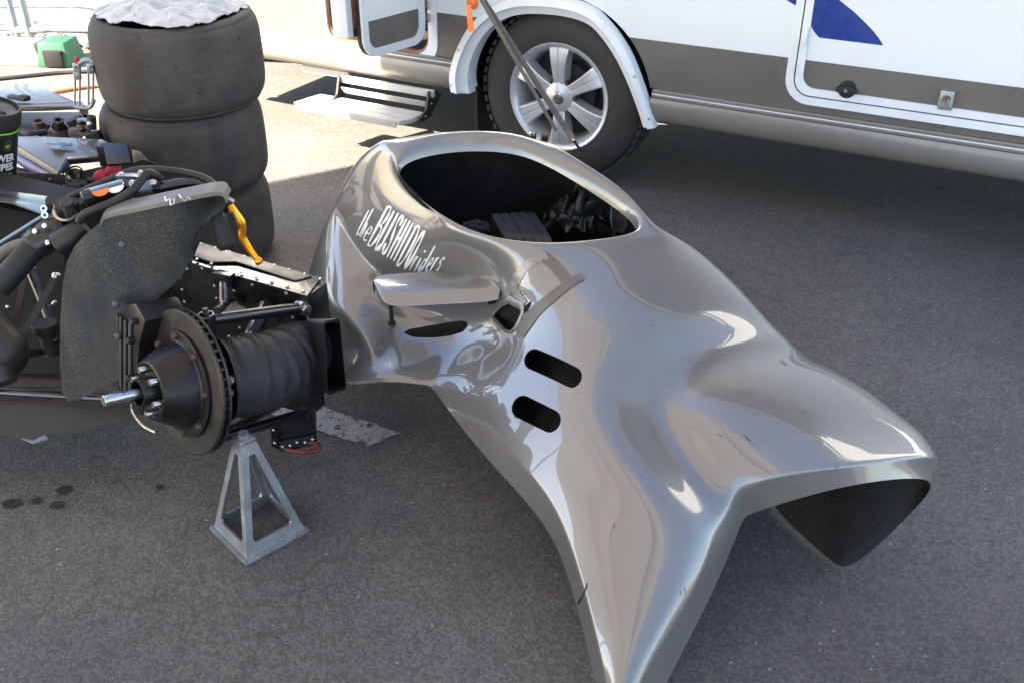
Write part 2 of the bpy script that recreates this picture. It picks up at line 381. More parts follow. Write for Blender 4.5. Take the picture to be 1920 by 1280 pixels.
# pale gravel beyond the fence
grav = mat('gravel', (.13,.12,.112), .95, var=.35, vscale=9, bump=2.5, bscale=16, col2=(.21,.20,.19), c2scale=14, c2lo=.45, c2hi=.6)
g = MB(); R_ = random.Random(5)
nx, ny = 60, 40
for j in range(ny+1):
    for i in range(nx+1):
        x = -9 + 14*i/nx; y = 6.15 + 9*j/ny + (-.16*(x+2.6))
        z = .004 + (.0 if j == 0 else R_.uniform(.0,.05)) + max(0, (y-6.6))*.10
        g.v.append(Vector((x, y, z)))
for j in range(ny):
    for i in range(nx):
        a = j*(nx+1)+i; g.f.append((a,a+1,a+nx+2,a+nx+1)); g.m.append(0)
tag(g.build('gravel_bank', grav, smooth=60), kind='structure')
# ---------------------------------------------------------------- fairing shell
def gloss():
    m = bpy.data.materials.new('fairing_paint'); m.use_nodes = True; nt = m.node_tree; b = nt.nodes['Principled BSDF']; L = nt.links.new
    tc = nt.nodes.new('ShaderNodeTexCoord')
    n1 = nt.nodes.new('ShaderNodeTexNoise'); n1.inputs['Scale'].default_value = 5; n1.inputs['Detail'].default_value = 5; L(tc.outputs['Object'], n1.inputs['Vector'])
    r1 = nt.nodes.new('ShaderNodeMapRange'); r1.inputs['To Min'].default_value = .85; r1.inputs['To Max'].default_value = 1.15; L(n1.outputs['Fac'], r1.inputs['Value'])
    mx = nt.nodes.new('ShaderNodeMix'); mx.data_type = 'RGBA'; mx.blend_type = 'MULTIPLY'; mx.inputs['Factor'].default_value = 1
    mx.inputs['A'].default_value = (.148,.139,.131,1); L(r1.outputs[0], mx.inputs['B'])
    # small scuffs down to dark primer
    mp = nt.nodes.new('ShaderNodeMapping'); mp.inputs['Scale'].default_value = (30, 90, 60); mp.inputs['Rotation'].default_value = (0,0,.6); L(tc.outputs['Object'], mp.inputs['Vector'])
    n2 = nt.nodes.new('ShaderNodeTexNoise'); n2.inputs['Scale'].default_value = 1; n2.inputs['Detail'].default_value = 3; L(mp.outputs[0], n2.inputs['Vector'])
    r2 = nt.nodes.new('ShaderNodeMapRange'); r2.inputs['From Min'].default_value = .735; r2.inputs['From Max'].default_value = .76; L(n2.outputs['Fac'], r2.inputs['Value'])
    m2 = nt.nodes.new('ShaderNodeMix'); m2.data_type = 'RGBA'; L(r2.outputs[0], m2.inputs['Factor']); L(mx.outputs['Result'], m2.inputs['A']); m2.inputs['B'].default_value = (.05,.045,.04,1)
    n5 = nt.nodes.new('ShaderNodeTexNoise'); n5.inputs['Scale'].default_value = 3.1; n5.inputs['Detail'].default_value = 2.5; n5.inputs['Distortion'].default_value = .4; L(tc.outputs['Object'], n5.inputs['Vector'])
    r5 = nt.nodes.new('ShaderNodeMapRange'); r5.inputs['From Min'].default_value = .52; r5.inputs['From Max'].default_value = .528; r5.inputs['To Max'].default_value = .55; L(n5.outputs['Fac'], r5.inputs['Value'])
    m5 = nt.nodes.new('ShaderNodeMix'); m5.data_type = 'RGBA'; L(r5.outputs[0], m5.inputs['Factor']); L(m2.outputs['Result'], m5.inputs['A']); m5.inputs['B'].default_value = (.150,.138,.125,1)
    L(m5.outputs['Result'], b.inputs['Base Color'])
    b.inputs['Metallic'].default_value = .15; b.inputs['Roughness'].default_value = .36
    b.inputs['Coat Weight'].default_value = 1; b.inputs['Coat IOR'].default_value = 1.68
    n3 = nt.nodes.new('ShaderNodeTexNoise'); n3.inputs['Scale'].default_value = 3.5; n3.inputs['Detail'].default_value = 6; L(tc.outputs['Object'], n3.inputs['Vector'])
    r3 = nt.nodes.new('ShaderNodeMapRange'); r3.inputs['From Min'].default_value = .4; r3.inputs['From Max'].default_value = .75; r3.inputs['To Min'].default_value = .015; r3.inputs['To Max'].default_value = .07; L(n3.outputs['Fac'], r3.inputs['Value'])
    L(r3.outputs[0], b.inputs['Coat Roughness'])
    # hand-laid glass fibre: gentle waviness
    n4 = nt.nodes.new('ShaderNodeTexNoise'); n4.inputs['Scale'].default_value = 9; n4.inputs['Detail'].default_value = 2; L(tc.outputs['Object'], n4.inputs['Vector'])
    bp = nt.nodes.new('ShaderNodeBump'); bp.inputs['Strength'].default_value = .09; bp.inputs['Distance'].default_value = .005; L(n4.outputs['Fac'], bp.inputs['Height'])
    L(bp.outputs[0], b.inputs['Coat Normal']); L(bp.outputs[0], b.inputs['Normal'])
    return m
MT['fairing'] = gloss()
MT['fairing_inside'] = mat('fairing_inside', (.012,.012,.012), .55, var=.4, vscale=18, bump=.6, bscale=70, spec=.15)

G = {}       # (row, column) -> point
def row(r, c0, pts):
    for i, p in enumerate(pts):
        if p is not None: G[(r, c0 + i)] = p if isinstance(p, Vector) else P(*p)
# panel with the lettering lies in one plane
PP0 = Vector((-.268,2.27,.64)); PNN = Vector((.175,-.24,-.1)).cross(Vector((-.05,-.03,-.25)))
def PL(u, v, bulge=0):
    d = ray(u, v); c = Vector((0,0,CAM_Z)); q = c + d * (PNN.dot(PP0 - c) / PNN.dot(d)); return q + PNN.normalized() * bulge
if PNN.x > 0: PNN = -PNN
#        c0                c1              c2              c3             c4              c5           c6
row(2, 0, [P(560,545,.16), P(574,490,.31), P(596,425,.40), PL(616,368), PL(650,274), PL(704,245), (764,236,.73),
           (832,230,.74), (905,229,.74), (962,233,.73), (1004,242,.715), (1030,254,.70), None, None])
row(3, 0, [(572,580,.17), (586,515,.315), (604,445,.41), PL(632,398), PL(682,330,.012), PL(732,278), (744,278,.71),
           (828,258,.717), (918,255,.717), (988,264,.71), (1056,296,.69), (1066,272,.705), None, None])
row(4, 0, [(590,625,.18), (606,550,.315), (624,482,.395), PL(648,434), PL(694,378,.016), PL(736,334), (740,324,.66),
           None, None, None, (1122,336,.655), (1122,304,.68), None, None])
row(5, 0, [(622,655,.19), (642,590,.31), (658,526,.372), PL(682,487), PL(735,425,.014), PL(793,386), (792,378,.62),
           None, None, None, (1186,380,.615), (1184,350,.64), None, None])
row(6, 0, [(655,672,.20), (676,622,.295), (703,560,.325), PL(722,516), PL(800,462,.008), PL(866,440), (868,424,.60),
           (945,445,.583), (1030,452,.577), (1110,446,.577), (1214,433,.582), (1230,414,.60), None, None])
row(7, 0, [(652,692,.20), (697,652,.272), (742,592,.287), (775,540,.36), (850,500,.47), (905,480,.525), (935,473,.55),
           (985,474,.56), (1050,472,.567), (1130,460,.57), (1215,446,.57), (1312,440,.545), None, None])
row(8, 0, [(648,706,.205), (702,680,.252), (765,628,.263), (835,592,.31), (895,556,.39), (935,540,.45), (965,530,.487),
           (1010,525,.51), (1075,528,.53), (1160,520,.54), (1268,508,.533), (1398,516,.50), None, None])
row(9, 0, [(646,714,.2), (712,702,.25), (790,682,.255), (868,650,.275), (926,618,.35), (955,600,.40), (988,592,.44),
           (1040,592,.475), (1105,600,.497), (1200,602,.505), (1322,590,.49), (1458,582,.45), None, None])
row(10, 0, [(650,719,.215), (730,714,.236), (770,717,.234), (808,722,.232), (925,670,.325), (957,643,.375), (1000,645,.415),
           (1060,652,.45), (1125,670,.46), (1215,675,.447), (1345,648,.428), (1500,650,.378), None, None])
row(11, 3, [(832,757,.214), (885,735,.29), (948,712,.352), (1010,726,.386), (1080,742,.413), (1145,755,.413), (1222,756,.376),
           (1280,722,.428), (1440,692,.437), (1604,674,.375), None])
row(12, 3, [(904,851,.212), (945,835,.29), (1000,815,.335), (1060,826,.362), (1115,836,.38), (1172,826,.386), (1280,848,.340),
           (1324,806,.402), (1490,778,.422), (1728,752,.358), None])
row(13, 3, [(994,945,.195), (1030,925,.275), (1072,912,.308), (1125,916,.325), (1185,926,.337), (1255,924,.34), (1346,944,.29),
           (1390,900,.345), (1568,872,.38), (1782,845,.305), None])
row(14, 3, [(1048,1023,.15), (1070,1020,.235), (1108,1010,.262), (1155,1004,.277), (1215,1002,.288), (1292,1000,.295), (1342,1004,.272), (1396,966,.235)])
row(15, 3, [(1082,1136,.08), (1102,1130,.185), (1138,1118,.207), (1180,1112,.22), (1226,1108,.226), (1276,1105,.225), (1306,1107,.205), (1338,1112,.13)])
row(16, 3, [(1118,1282,.015), (1139,1280,.12), (1148,1275,.134), (1158,1270,.143), (1170,1267,.146), (1184,1268,.143), (1196,1275,.132), (1247,1282,.05)])
row(17, 3, [(1130,1360,.0), (1144,1352,.082), (1148,1348,.092), (1153,1345,.098), (1160,1343,.1), (1168,1344,.098), (1176,1350,.09), (1212,1362,.02)])
row(18, 10, [None, (1580,905,.348), (1784,885,.272)])            # turned-down lip of the pod mouth
G[(18,10)] = G[(14,10)]
# hidden far side
for r in range(2, 11):
    p = G[(r,11)]
    G[(r,12)] = p + Vector((.045, .05, 0)) - Vector((0,0,p.z*.3)); G[(r,13)] = p + Vector((.06,.065,0)); G[(r,13)].z = .015
G[(10,12)] = P(1535,668,.34); G[(10,13)] = G[(10,12)] + Vector((.03,.09,0)); G[(10,13)].z = .015
G[(9,12)] = G[(9,11)] + Vector((.05,.03,-.17)); G[(9,13)] = G[(9,11)] + Vector((.09,.08,0)); G[(9,13)].z = .015
G[(11,13)] = P(1415,915,.012); G[(12,13)] = P(1500,1000,.006); G[(13,13)] = P(1568,1058,.006)
G[(18,13)] = P(1600,1066,.004)
for r in list(range(2,14)) + [18]:                                # mid-height column on the far side
    G[(r,14)] = G[(r,13)]; a, b = G[(r,12)], G[(r,14)]
    G[(r,13)] = a.lerp(b, .45) + Vector((.03,.01,0)) if r < 11 else a.lerp(b, .28) + Vector((.035,.0,-.01))
G[(18,13)] = P(1716,955,.135); G[(13,13)] = P(1712,945,.14)
for c in range(0, 15):
    p = G[(2,c)]
    if c <= 4: G[(1,c)] = p + Vector((.05 + .03*c, .10, -.02*c - .02*(c>2))); G[(0,c)] = p + Vector((.12+.03*c,.2,-.04*c))
    else: G[(1,c)] = p + Vector((0,.075,-.2)); G[(0,c)] = p + Vector((0,.10,-.45))
    for r in (0,1): G[(r,c)].z = max(.03, G[(r,c)].z)
OPEN = {(3,c) for c in range(6,10)} | {(4,c) for c in range(6,10)} | {(5,c) for c in range(6,10)}
faces = []; cage = MB(); idx = {}
def vid(k):
    if k not in idx: idx[k] = len(cage.v); cage.v.append(G[k])
    return idx[k]
for r in range(0, 17):
    for c in range(0, 14):
        if (r,c) in OPEN: continue
        r2 = r + 1
        ks = [(r,c),(r,c+1),(r2,c+1),(r2,c)]
        if r == 10 and c < 3: continue
        if r == 13 and c >= 10: continue
        if all(k in G for k in ks): cage.f.append(tuple(vid(k) for k in ks)[::-1]); cage.m.append(0)
for c in (10, 11, 12, 13):                                           # pod lip
    if (18, c) == (18, 10): G_ = [(13,10),(13,11),(18,11),(14,10)]
    else: G_ = [(13,c),(13,c+1),(18,c+1),(18,c)]
    cage.f.append(tuple(vid(k) for k in G_)[::-1]); cage.m.append(0)
# rolled-in lip round the cockpit opening
ringk = [(3,c) for c in range(6,11)] + [(4,10),(5,10)] + [(6,c) for c in range(10,5,-1)] + [(5,6),(4,6)]
oc = sum((G[k] for k in ringk), Vector((0,0,0))) / len(ringk)
low = []
for k in ringk:
    p = G[k]; d = (oc - p); d.z = 0; d.normalize()
    back = k[0] == 3; right = k[1] == 10 and k[0] in (4,5)
    q = p + d * (.010 if back else (.012 if right else .004)) + Vector((0,0,-.035 if (back or right) else -.018)); low.append(len(cage.v)); cage.v.append(q)
n = len(ringk)
for i in range(n):
    j = (i+1) % n
    cage.f.append((vid(ringk[i]), vid(ringk[j]), low[j], low[i])[::-1]); cage.m.append(0)
# consistent normals outwards, creases
me = bpy.data.meshes.new('shell'); me.from_pydata([tuple(v) for v in cage.v], [], cage.f); me.update()
bm = bmesh.new(); bm.from_mesh(me); bmesh.ops.recalc_face_normals(bm, faces=bm.faces)
hood = min(bm.faces, key=lambda f: (f.calc_center_median() - G[(9,8)]).length)
if hood.normal.z < 0: bmesh.ops.reverse_faces(bm, faces=bm.faces)
cr = bm.edges.layers.float.new('crease_edge')
def crease(keys, w):
    bm.verts.ensure_lookup_table()
    for a, b in zip(keys, keys[1:]):
        e = bm.edges.get((bm.verts[idx[a]], bm.verts[idx[b]]))
        if e: e[cr] = w
crease([(r,3) for r in range(2,8)], .95)
crease([(r,5) for r in range(2,7)], .45)
crease([(r,1) for r in range(2,9)], .5)
crease([(10,0),(10,1),(10,2),(10,3),(11,3),(12,3),(13,3),(14,3),(15,3),(16,3),(17,3)], .9)
crease([(r,4) for r in range(12,18)], .6); crease([(r,9) for r in range(14,18)], .55)
crease([(13,c) for c in range(10,15)], .7); crease([(18,c) for c in range(11,15)], .9)
crease([(13,10),(14,10),(15,10),(16,10),(17,10)], .6)
crease([(10,3),(10,4),(10,5)], .35); crease([(13,12),(12,12)], .3)
crease([(r,10) for r in range(11,14)], .12)
bm.to_mesh(me); bm.free()
fairing = thing('sidecar_fairing', (.2,1.7,0), 'glossy taupe grey race sidecar fairing shell lying on the asphalt', 'fairing')
shell = bpy.data.objects.new('shell', me); COL.objects.link(shell)
me.materials.append(MT['fairing']); me.materials.append(MT['fairing_inside'])
md = shell.modifiers.new('sub', 'SUBSURF'); md.levels = 4; md.render_levels = 4
bake(shell)
bvh = None
def rebvh():
    global bvh
    bm = bmesh.new(); bm.from_mesh(shell.data); bvh = BVHTree.FromBMesh(bm); bm.free()
rebvh()
def hit(u, v):
    d = ray(u, v).normalized(); return bvh.ray_cast(Vector((0,0,CAM_Z)), d)[:2]
def on(u, v, off=0.0):
    l, nn = hit(u, v)
    if l is None: return None
    if nn.dot(ray(u, v)) > 0: nn = -nn
    return l + nn * off
md = shell.modifiers.new('sol', 'SOLIDIFY'); md.thickness = .004; md.offset = -1; md.material_offset = 1; md.material_offset_rim = 0; md.use_even_offset = False
cutters = []
def cutter(pts, depth=.05):
    c = sum((Vector(p) for p in pts), Vector((0,0,0))) / len(pts)
    nn = Vector((0,0,0))
    for i in range(len(pts)): nn += (pts[i]-c).cross(pts[(i+1) % len(pts)]-c)
    nn.normalize()
    if nn.z < 0: nn = -nn
    g = MB().prism([p - nn*depth for p in pts], nn*2*depth); o = g.build('cut', MT['fairing_inside'], smooth=0)
    b = shell.modifiers.new('b', 'BOOLEAN'); b.object = o; b.operation = 'DIFFERENCE'; b.solver = 'EXACT'; cutters.append(o)
def capsule(a, b, w, n=8):
    a, b = Vector(a), Vector(b); d = (b-a).normalized(); p = Vector((-d.y, d.x)); r = w/2; o = []
    a2, b2 = a + d*r*.8, b - d*r*.8
    for k in range(n+1): t = -math.pi/2 + math.pi*k/n; o.append(b2 + d*math.cos(t)*r*.8 + p*math.sin(t)*r)
    for k in range(n+1): t = math.pi/2 + math.pi*k/n; o.append(a2 + d*math.cos(t)*r*.8 + p*math.sin(t)*r)
    return o
def cut_px(poly):
    pts = [on(*q) for q in poly]
    pts = [p for p in pts if p is not None]
    if len(pts) > 4: cutter(pts)
cut_px(capsule((985,666), (1089,714), 40))
cut_px(capsule((962,754), (1049,797), 44))
cut_px([(757,624),(766,617),(800,611),(840,604),(866,601),(876,604),(877,612),(868,622),(845,629),(810,633),(775,632)])
cut_px([(926,592),(931,577),(944,566),(957,559),(966,566),(977,570),(980,583),(973,600),(966,613),(957,621),(948,617),(938,606)])
bake(shell)
for o in cutters: bpy.data.meshes.remove(o.data)
shade(shell.data, 38)
off = parent_loc(fairing); shell.data.transform(Matrix.Translation(-off)); shell.parent = fairing
print('SHELL polys', len(shell.data.polygons))
# ---------------------------------------------------------------- details on the fairing shell
rebvh_ = None
bm = bmesh.new(); bm.from_mesh(shell.data); bmesh.ops.translate(bm, verts=bm.verts, vec=parent_loc(fairing)); bvh = BVHTree.FromBMesh(bm); bm.free()
# hand-drawn lettering, painted as thin strokes on the panel
GL = {  # strokes in a unit cell, x right, y up
 't': ([[(.5,1),(.35,.15),(.45,0),(.7,.1)],[(.15,.68),(.85,.74)]], .55, .8),
 'h': ([[(.35,1.15),(.15,0)],[(.2,.35),(.5,.6),(.65,.5),(.6,.0)]], .6, .8),
 'e': ([[(.2,.3),(.7,.38),(.65,.58),(.4,.6),(.2,.3),(.3,.02),(.7,.1)]], .6, .75),
 'B': ([[(.25,1),(.1,0)],[(.1,.97),(.65,1.02),(.75,.8),(.55,.58),(.25,.53)],[(.25,.53),(.7,.5),(.75,.25),(.5,.02),(.08,.0)]], .95, 1),
 'U': ([[(.2,1),(.08,.2),(.3,.0),(.6,.2)],[(.85,1),(.7,0)]], .95, 1),
 'S': ([[(.8,.78),(.75,.98),(.5,1.0),(.3,.8),(.5,.5),(.65,.25),(.5,.02),(.2,.05),(.12,.25)]], .85, 1),
 'H': ([[(.25,1),(.1,0)],[(.8,1),(.65,0)],[(.1,.46),(.85,.56)]], .9, 1),
 'I': ([[(.45,1),(.3,0)]], .45, 1),
 'D': ([[(.25,1),(.1,0)],[(.1,.95),(.6,1.02),(.8,.7),(.65,.2),(.3,.0),(.1,.02)]], .9, 1),
 'O': ([[(.5,1),(.2,.75),(.12,.25),(.35,.0),(.65,.25),(.75,.75),(.5,1)]], .85, 1),
 'r': ([[(.3,.65),(.15,0)],[(.22,.4),(.5,.62),(.75,.58)]], .6, .75),
 'i': ([[(.35,.6),(.25,0)],[(.45,.85),(.48,.95)]], .4, .75),
 'd': ([[(.6,.5),(.3,.55),(.1,.2),(.25,.0),(.55,.25)],[(.85,1.15),(.6,0)]], .75, .75),
 's': ([[(.65,.5),(.4,.62),(.25,.42),(.5,.25),(.35,.0),(.1,.08)]], .6, .75)}
word = 'theBUSHIDOriders'
x = 0; place = []
for c in word: place.append((c, x)); x += GL[c][1]
TOT = x
BASE = [(0,667,438),(1.15,679,447),(1.75,689,458),(2.7,702,467),(3.65,714,473),(4.5,725,482),(5.4,737,487),(5.85,743,495),(6.75,756,503),(7.6,766,507),(8.2,775,509),(8.6,782,510),(9.35,794,510),(9.95,804,510),(10.55,814,509),(11.2,828,508)]
def lettering_uv(cx, cy):      # baseline runs down the panel, letters lean
    for (x0,u0,v0), (x1,u1,v1) in zip(BASE, BASE[1:]):
        if cx <= x1: break
    t = (cx-x0)/(x1-x0); bu, bv = u0+(u1-u0)*t, v0+(v1-v0)*t
    hgt = 66 if 1.7 < cx < 7.65 else 58
    return bu + cy*hgt*.48, bv - cy*hgt*.98
def stroke_px(g, pts, w):
    q, _ = spline([Vector((a,b,0)) for a, b in pts], [0]*len(pts), 7) if len(pts) > 2 else ([Vector((*pts[0],0)).lerp(Vector((*pts[1],0)), k/8) for k in range(9)], None)
    n = len(q); L_ = []
    for i, p in enumerate(q):
        t = (q[min(i+1,n-1)]-q[max(i-1,0)]); t = t.normalized() if t.length else Vector((1,0,0)); s_ = Vector((-t.y,t.x,0))
        ww = w*(.8 + .35*math.sin(i*.5))
        a, b = on(p.x+s_.x*ww, p.y+s_.y*ww, .0012), on(p.x-s_.x*ww, p.y-s_.y*ww, .0012)
        if a is None or b is None: return
        L_.append((a,b))
    k = len(g.v)
    for a, b in L_: g.v += [a, b]
    for i in range(n-1): g.f.append((k+2*i, k+2*i+1, k+2*i+3, k+2*i+2)); g.m.append(0)
for c, x0 in place:
    g = MB()
    for st_ in GL[c][0]: stroke_px(g, [lettering_uv(x0 + a*GL[c][1], b*GL[c][2] if c not in 'BUSHIDO' else b*1.12) for a, b in st_], 2.15 if c in 'BUSHIDO' else 1.5)
    if g.f: g.build('letter', MT['letter'], fairing, smooth=0)
# tape strips laid on the surface
def tape(name, centre, width, m, off=.0013, n=10, jag=0):
    q, _ = spline([Vector((a,b,0)) for a, b in centre], [0]*len(centre), n) if len(centre) > 2 else ([Vector((*centre[0],0)).lerp(Vector((*centre[1],0)), k/n) for k in range(n+1)], None)
    g = MB(); N_ = len(q); K = 5; R_ = random.Random(4)
    for i, p in enumerate(q):
        t = (q[min(i+1,N_-1)]-q[max(i-1,0)]).normalized(); s_ = Vector((-t.y,t.x,0))
        w = width if not isinstance(width, tuple) else width[0] + (width[1]-width[0])*i/(N_-1)
        for k in range(K):
            f = (-1 + 2*k/(K-1))*w/2 + (R_.uniform(-jag,jag) if k in (0,K-1) else 0)
            a = on(p.x+s_.x*f, p.y+s_.y*f, off)
            g.v.append(a if a is not None else g.v[-1].copy())
    for i in range(N_-1):
        for k in range(K-1): g.f.append((i*K+k, i*K+k+1, (i+1)*K+k+1, (i+1)*K+k)); g.m.append(0)
    o = g.build(name, m, fairing, smooth=50); return o
tape('brown_tape', [(1016,478),(1036,494),(1054,514),(1063,527)], (20,22), MT['tape_brown'])
tape('brown_tape', [(1093,519),(1072,530),(1050,546),(1030,562),(1008,581),(990,603),(973,626)], (14,24), MT['tape_brown'], .0019)
tape('foil_tape', [(1025,477),(1000,490),(978,508),(966,530)], (16,18), MT['tape_silver'], .0016, jag=2)
tape('foil_tape', [(966,528),(955,545),(945,562)], (14,12), MT['tape_silver'], .0022, jag=2)
tape('foil_tape', [(962,540),(975,556),(986,568)], (14,10), MT['tape_silver'], .0026, jag=2)
# torn edge round the broken hole
he = [(926,592),(931,577),(944,566),(957,559),(966,566),(977,570),(980,583),(973,600),(966,613),(957,621),(948,617),(938,606)]
cpx = (953,590)
g = MB(); R_ = random.Random(9)
for i, (u, v) in enumerate(he):
    a = on(cpx[0]+(u-cpx[0])*1.18, cpx[1]+(v-cpx[1])*1.15, .002); 
    g.v.append(a); b = on(cpx[0]+(u-cpx[0])*1.03, cpx[1]+(v-cpx[1])*1.03, .004) or a
    g.v.append(b); g.v.append(b + Vector((0,.0,-.014)) + (g.v[-1]-a)*R_.uniform(.0,.4))
n = len(he)
for i in range(n):
    j = (i+1) % n
    for k in (0,1): g.f.append((3*i+k,3*i+k+1,3*j+k+1,3*j+k)); g.m.append(0)
o = g.build('torn_edge', MT['tape_silver'], fairing, smooth=40)
bt = [on(980,583,.003), on(990,578,.012), on(1003,566,.010), on(997,577,.004), on(984,588,.002)]
MB().prism(bt, Vector((0,.0,.0012))).build('torn_tape', MT['tape_black'], fairing)
# crack near the tongue, scratches
g = MB(); 
for pts, w in (([(1083,1132),(1092,1118),(1098,1104),(1101,1092)],1.5),):
    stroke_px(g, pts, w)
if g.f: g.build('crack', MT['label_black'], fairing, smooth=0)
g = MB()
for pts in ([(1398,820),(1408,827),(1416,834)],[(1395,815),(1404,822)],[(1345,814),(1356,818)],[(1275,1105),(1278,1118)],[(1283,1100),(1285,1114)],[(1500,770),(1512,771)],[(1150,980),(1153,992)]): stroke_px(g, pts, .45)
tag(g.build('scratches', MT['label_black'], fairing, smooth=0), kind='stuff')
g = MB()
for (u, v, r) in ((965,855,7),(972,858,6),(960,858,4),(870,750,11),(880,757,9)):
    pts = [on(u + r*1.15*math.cos(a)*(1+.2*math.sin(3*a+u)), v + r*.7*math.sin(a)*(1+.2*math.cos(2*a+v)), .0011) for a in [2*math.pi*k/16 for k in range(16)]]
    if all(p is not None for p in pts): g.add(pts, [tuple(range(16))])
# winglet: hollow blade standing out from the shoulder
wl = bpy.data.objects.new('winglet', None); COL.objects.link(wl); wl.location = P(810,540,.45) - parent_loc(fairing); wl.parent = fairing
root_p = on(905,535) or P(905,535,.44)
def sec(uT, vT, uR, vR, uB, vB, z):
    t, r, b = P(uT,vT,z), P(uR,vR,z-.004), P(uB,vB,z-.024)
    up = Vector((0,0,1))
    return [t-up*.006, t, t.lerp(r,.3)+up*.010, t.lerp(r,.7)+up*.009, r+Vector((0,.004,.003)), r-up*.004, r.lerp(b,.6)+Vector((0,-.002,0)), b, b.lerp(t,.25)-up*.006, b.lerp(t,.7)-up*.012]
stn = [sec(699,538,700,532,702,547,0.432), sec(701,526,704,543,709,561,0.434), sec(708,517,713,552,721,572,0.436), sec(722,513,731,554,738,577,0.438), sec(760,510,775,552,780,577,0.441), sec(820,506,835,549,838,574,0.446), sec(878,501,895,546,898,571,0.452), sec(893,507,920,544,920,568,0.456), sec(905,520,940,543,936,564,0.46)]
g = MB(); K = 10; cols = []
for k in range(K):
    q, _ = spline([s_[k] for s_ in stn], [0]*len(stn), 5); cols.append(q)
NS = len(cols[0])
for i in range(NS):
    for k in range(K): g.v.append(cols[k][i])
for i in range(NS-1):
    for k in range(K): k2 = (k+1) % K; g.f.append((i*K+k, i*K+k2, (i+1)*K+k2, (i+1)*K+k)); g.m.append(0)
g.f += [tuple(range(K))[::-1], tuple((NS-1)*K+k for k in range(K))]; g.m += [0,0]
def ws(o):
    bm = bmesh.new(); bm.from_mesh(o.data); bmesh.ops.recalc_face_normals(bm, faces=bm.faces); bm.to_mesh(o.data); bm.free()
    m_ = o.modifiers.new('s','SUBSURF'); m_.levels = 2; m_.render_levels = 2
g.build('blade', MT['fairing'], wl, smooth=60, mods=ws)
pb = on(735,607) or P(735,607,.27)
MB().tube([P(733,574,.40), pb + Vector((0,0,.002))], .0055, 12).build('strut', MT['satin_black'], wl)
MB().lathe([(.0001,.003),(.009,.003),(.010,0),(.010,-.003)], pb + Vector((0,0,.003)), (0,0,1), 16).build('strut_foot', MT['satin_black'], wl, smooth=40)
# ---------------------------------------------------------------- black sheets added under the skin for shade in the slots, and cockpit floor
def shade_sheet(rows, cols, drop, nm):
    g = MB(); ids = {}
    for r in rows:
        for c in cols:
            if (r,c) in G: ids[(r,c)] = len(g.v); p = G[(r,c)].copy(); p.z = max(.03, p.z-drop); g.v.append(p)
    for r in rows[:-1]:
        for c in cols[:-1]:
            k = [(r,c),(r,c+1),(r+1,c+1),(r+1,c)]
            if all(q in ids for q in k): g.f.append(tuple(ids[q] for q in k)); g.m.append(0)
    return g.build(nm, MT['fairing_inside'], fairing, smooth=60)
shade_sheet(list(range(7,13)), list(range(5,10)), .10, 'slot_shade_sheet')
MB().prism([P(u,v,.18) for u, v in ((755,598),(890,575),(895,628),(765,652))], Vector((0,0,-.006))).build('shelf_shade_sheet', MT['fairing_inside'], fairing, smooth=0)
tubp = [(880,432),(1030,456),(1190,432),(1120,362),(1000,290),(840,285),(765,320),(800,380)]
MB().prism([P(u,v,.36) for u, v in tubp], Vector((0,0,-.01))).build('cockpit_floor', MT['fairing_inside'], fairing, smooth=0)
# ---------------------------------------------------------------- things lying in the cockpit
fb = thing('foam_pad', P(975,430,.47), 'foam pad wrapped in black tape, lying in the cockpit opening', 'pad')
pa, pb_, pc_, pd = P(915,398,.555), P(1002,392,.555), P(1036,452,.52), P(942,444,.525)
g = MB(); nU, nV = 14, 10
for j in range(nV+1):
    for i in range(nU+1):
        p = pa.lerp(pb_, i/nU).lerp(pd.lerp(pc_, i/nU), j/nV)
        edge = min(i/nU, 1-i/nU, j/nV, 1-j/nV); p = p + Vector((0,0,-.010*max(0,1-edge*9)**2 + .002*NZ.noise(p*50))); g.v.append(p)
top_n = len(g.v)
for j in range(nV+1):
    for i in range(nU+1): p = g.v[j*(nU+1)+i].copy(); p.z -= .10; g.v.append(p)
for j in range(nV):
    for i in range(nU):
        a = j*(nU+1)+i; g.f.append((a,a+nU+1,a+nU+2,a+1)); g.m.append(0); g.f.append((top_n+a,top_n+a+1,top_n+a+nU+2,top_n+a+nU+1)); g.m.append(0)
bd_ = [i for i in range(nU+1)] + [j*(nU+1)+nU for j in range(1,nV+1)] + [nV*(nU+1)+i for i in range(nU-1,-1,-1)] + [j*(nU+1) for j in range(nV-1,0,-1)]
for a, b in zip(bd_, bd_[1:]+bd_[:1]): g.f.append((a,b,top_n+b,top_n+a)); g.m.append(0)
def fx(o):
    bm = bmesh.new(); bm.from_mesh(o.data); bmesh.ops.recalc_face_normals(bm, faces=bm.faces); bm.to_mesh(o.data); bm.free()
    m_ = o.modifiers.new('s','SUBSURF'); m_.levels = 1; m_.render_levels = 1
g.build('block', MT['tape_black'], fb, smooth=60, mods=fx)
for k in range(5):           # overlapping tape bands
    t0 = .06 + .19*k; g = MB()
    for j in range(13):
        t = j/12
        for w in (0,.155):
            p = pa.lerp(pb_, t0+w + .05*(t-.5)).lerp(pd.lerp(pc_, t0+w + .05*(t-.5)), t); g.v.append(p + Vector((0,0,.0012 + (.0004 if w else 0) - .010*max(0,1-min(t,1-t)*9)**2)))
    for j in range(12): g.f.append((2*j,2*j+1,2*j+3,2*j+2)); g.m.append(0)
    g.build('tape_band', MT['tape_black'], fb, smooth=50)
o = rag('black_wrap', P(1098,428,.47), .13, .06, .10, 5, MT['tape_black'], 'crumpled shiny black plastic wrap in the cockpit beside the foam pad', 'plastic wrap', n=56, fold=1.6)
c0_ = P(1090,424,.44)
o2 = rag('purple_cloth', P(893,430,.50), .045, .028, .014, 8, MT['purple_cloth'], 'dull purple cloth left of the foam pad in the cockpit', 'cloth', n=40, fold=.6)
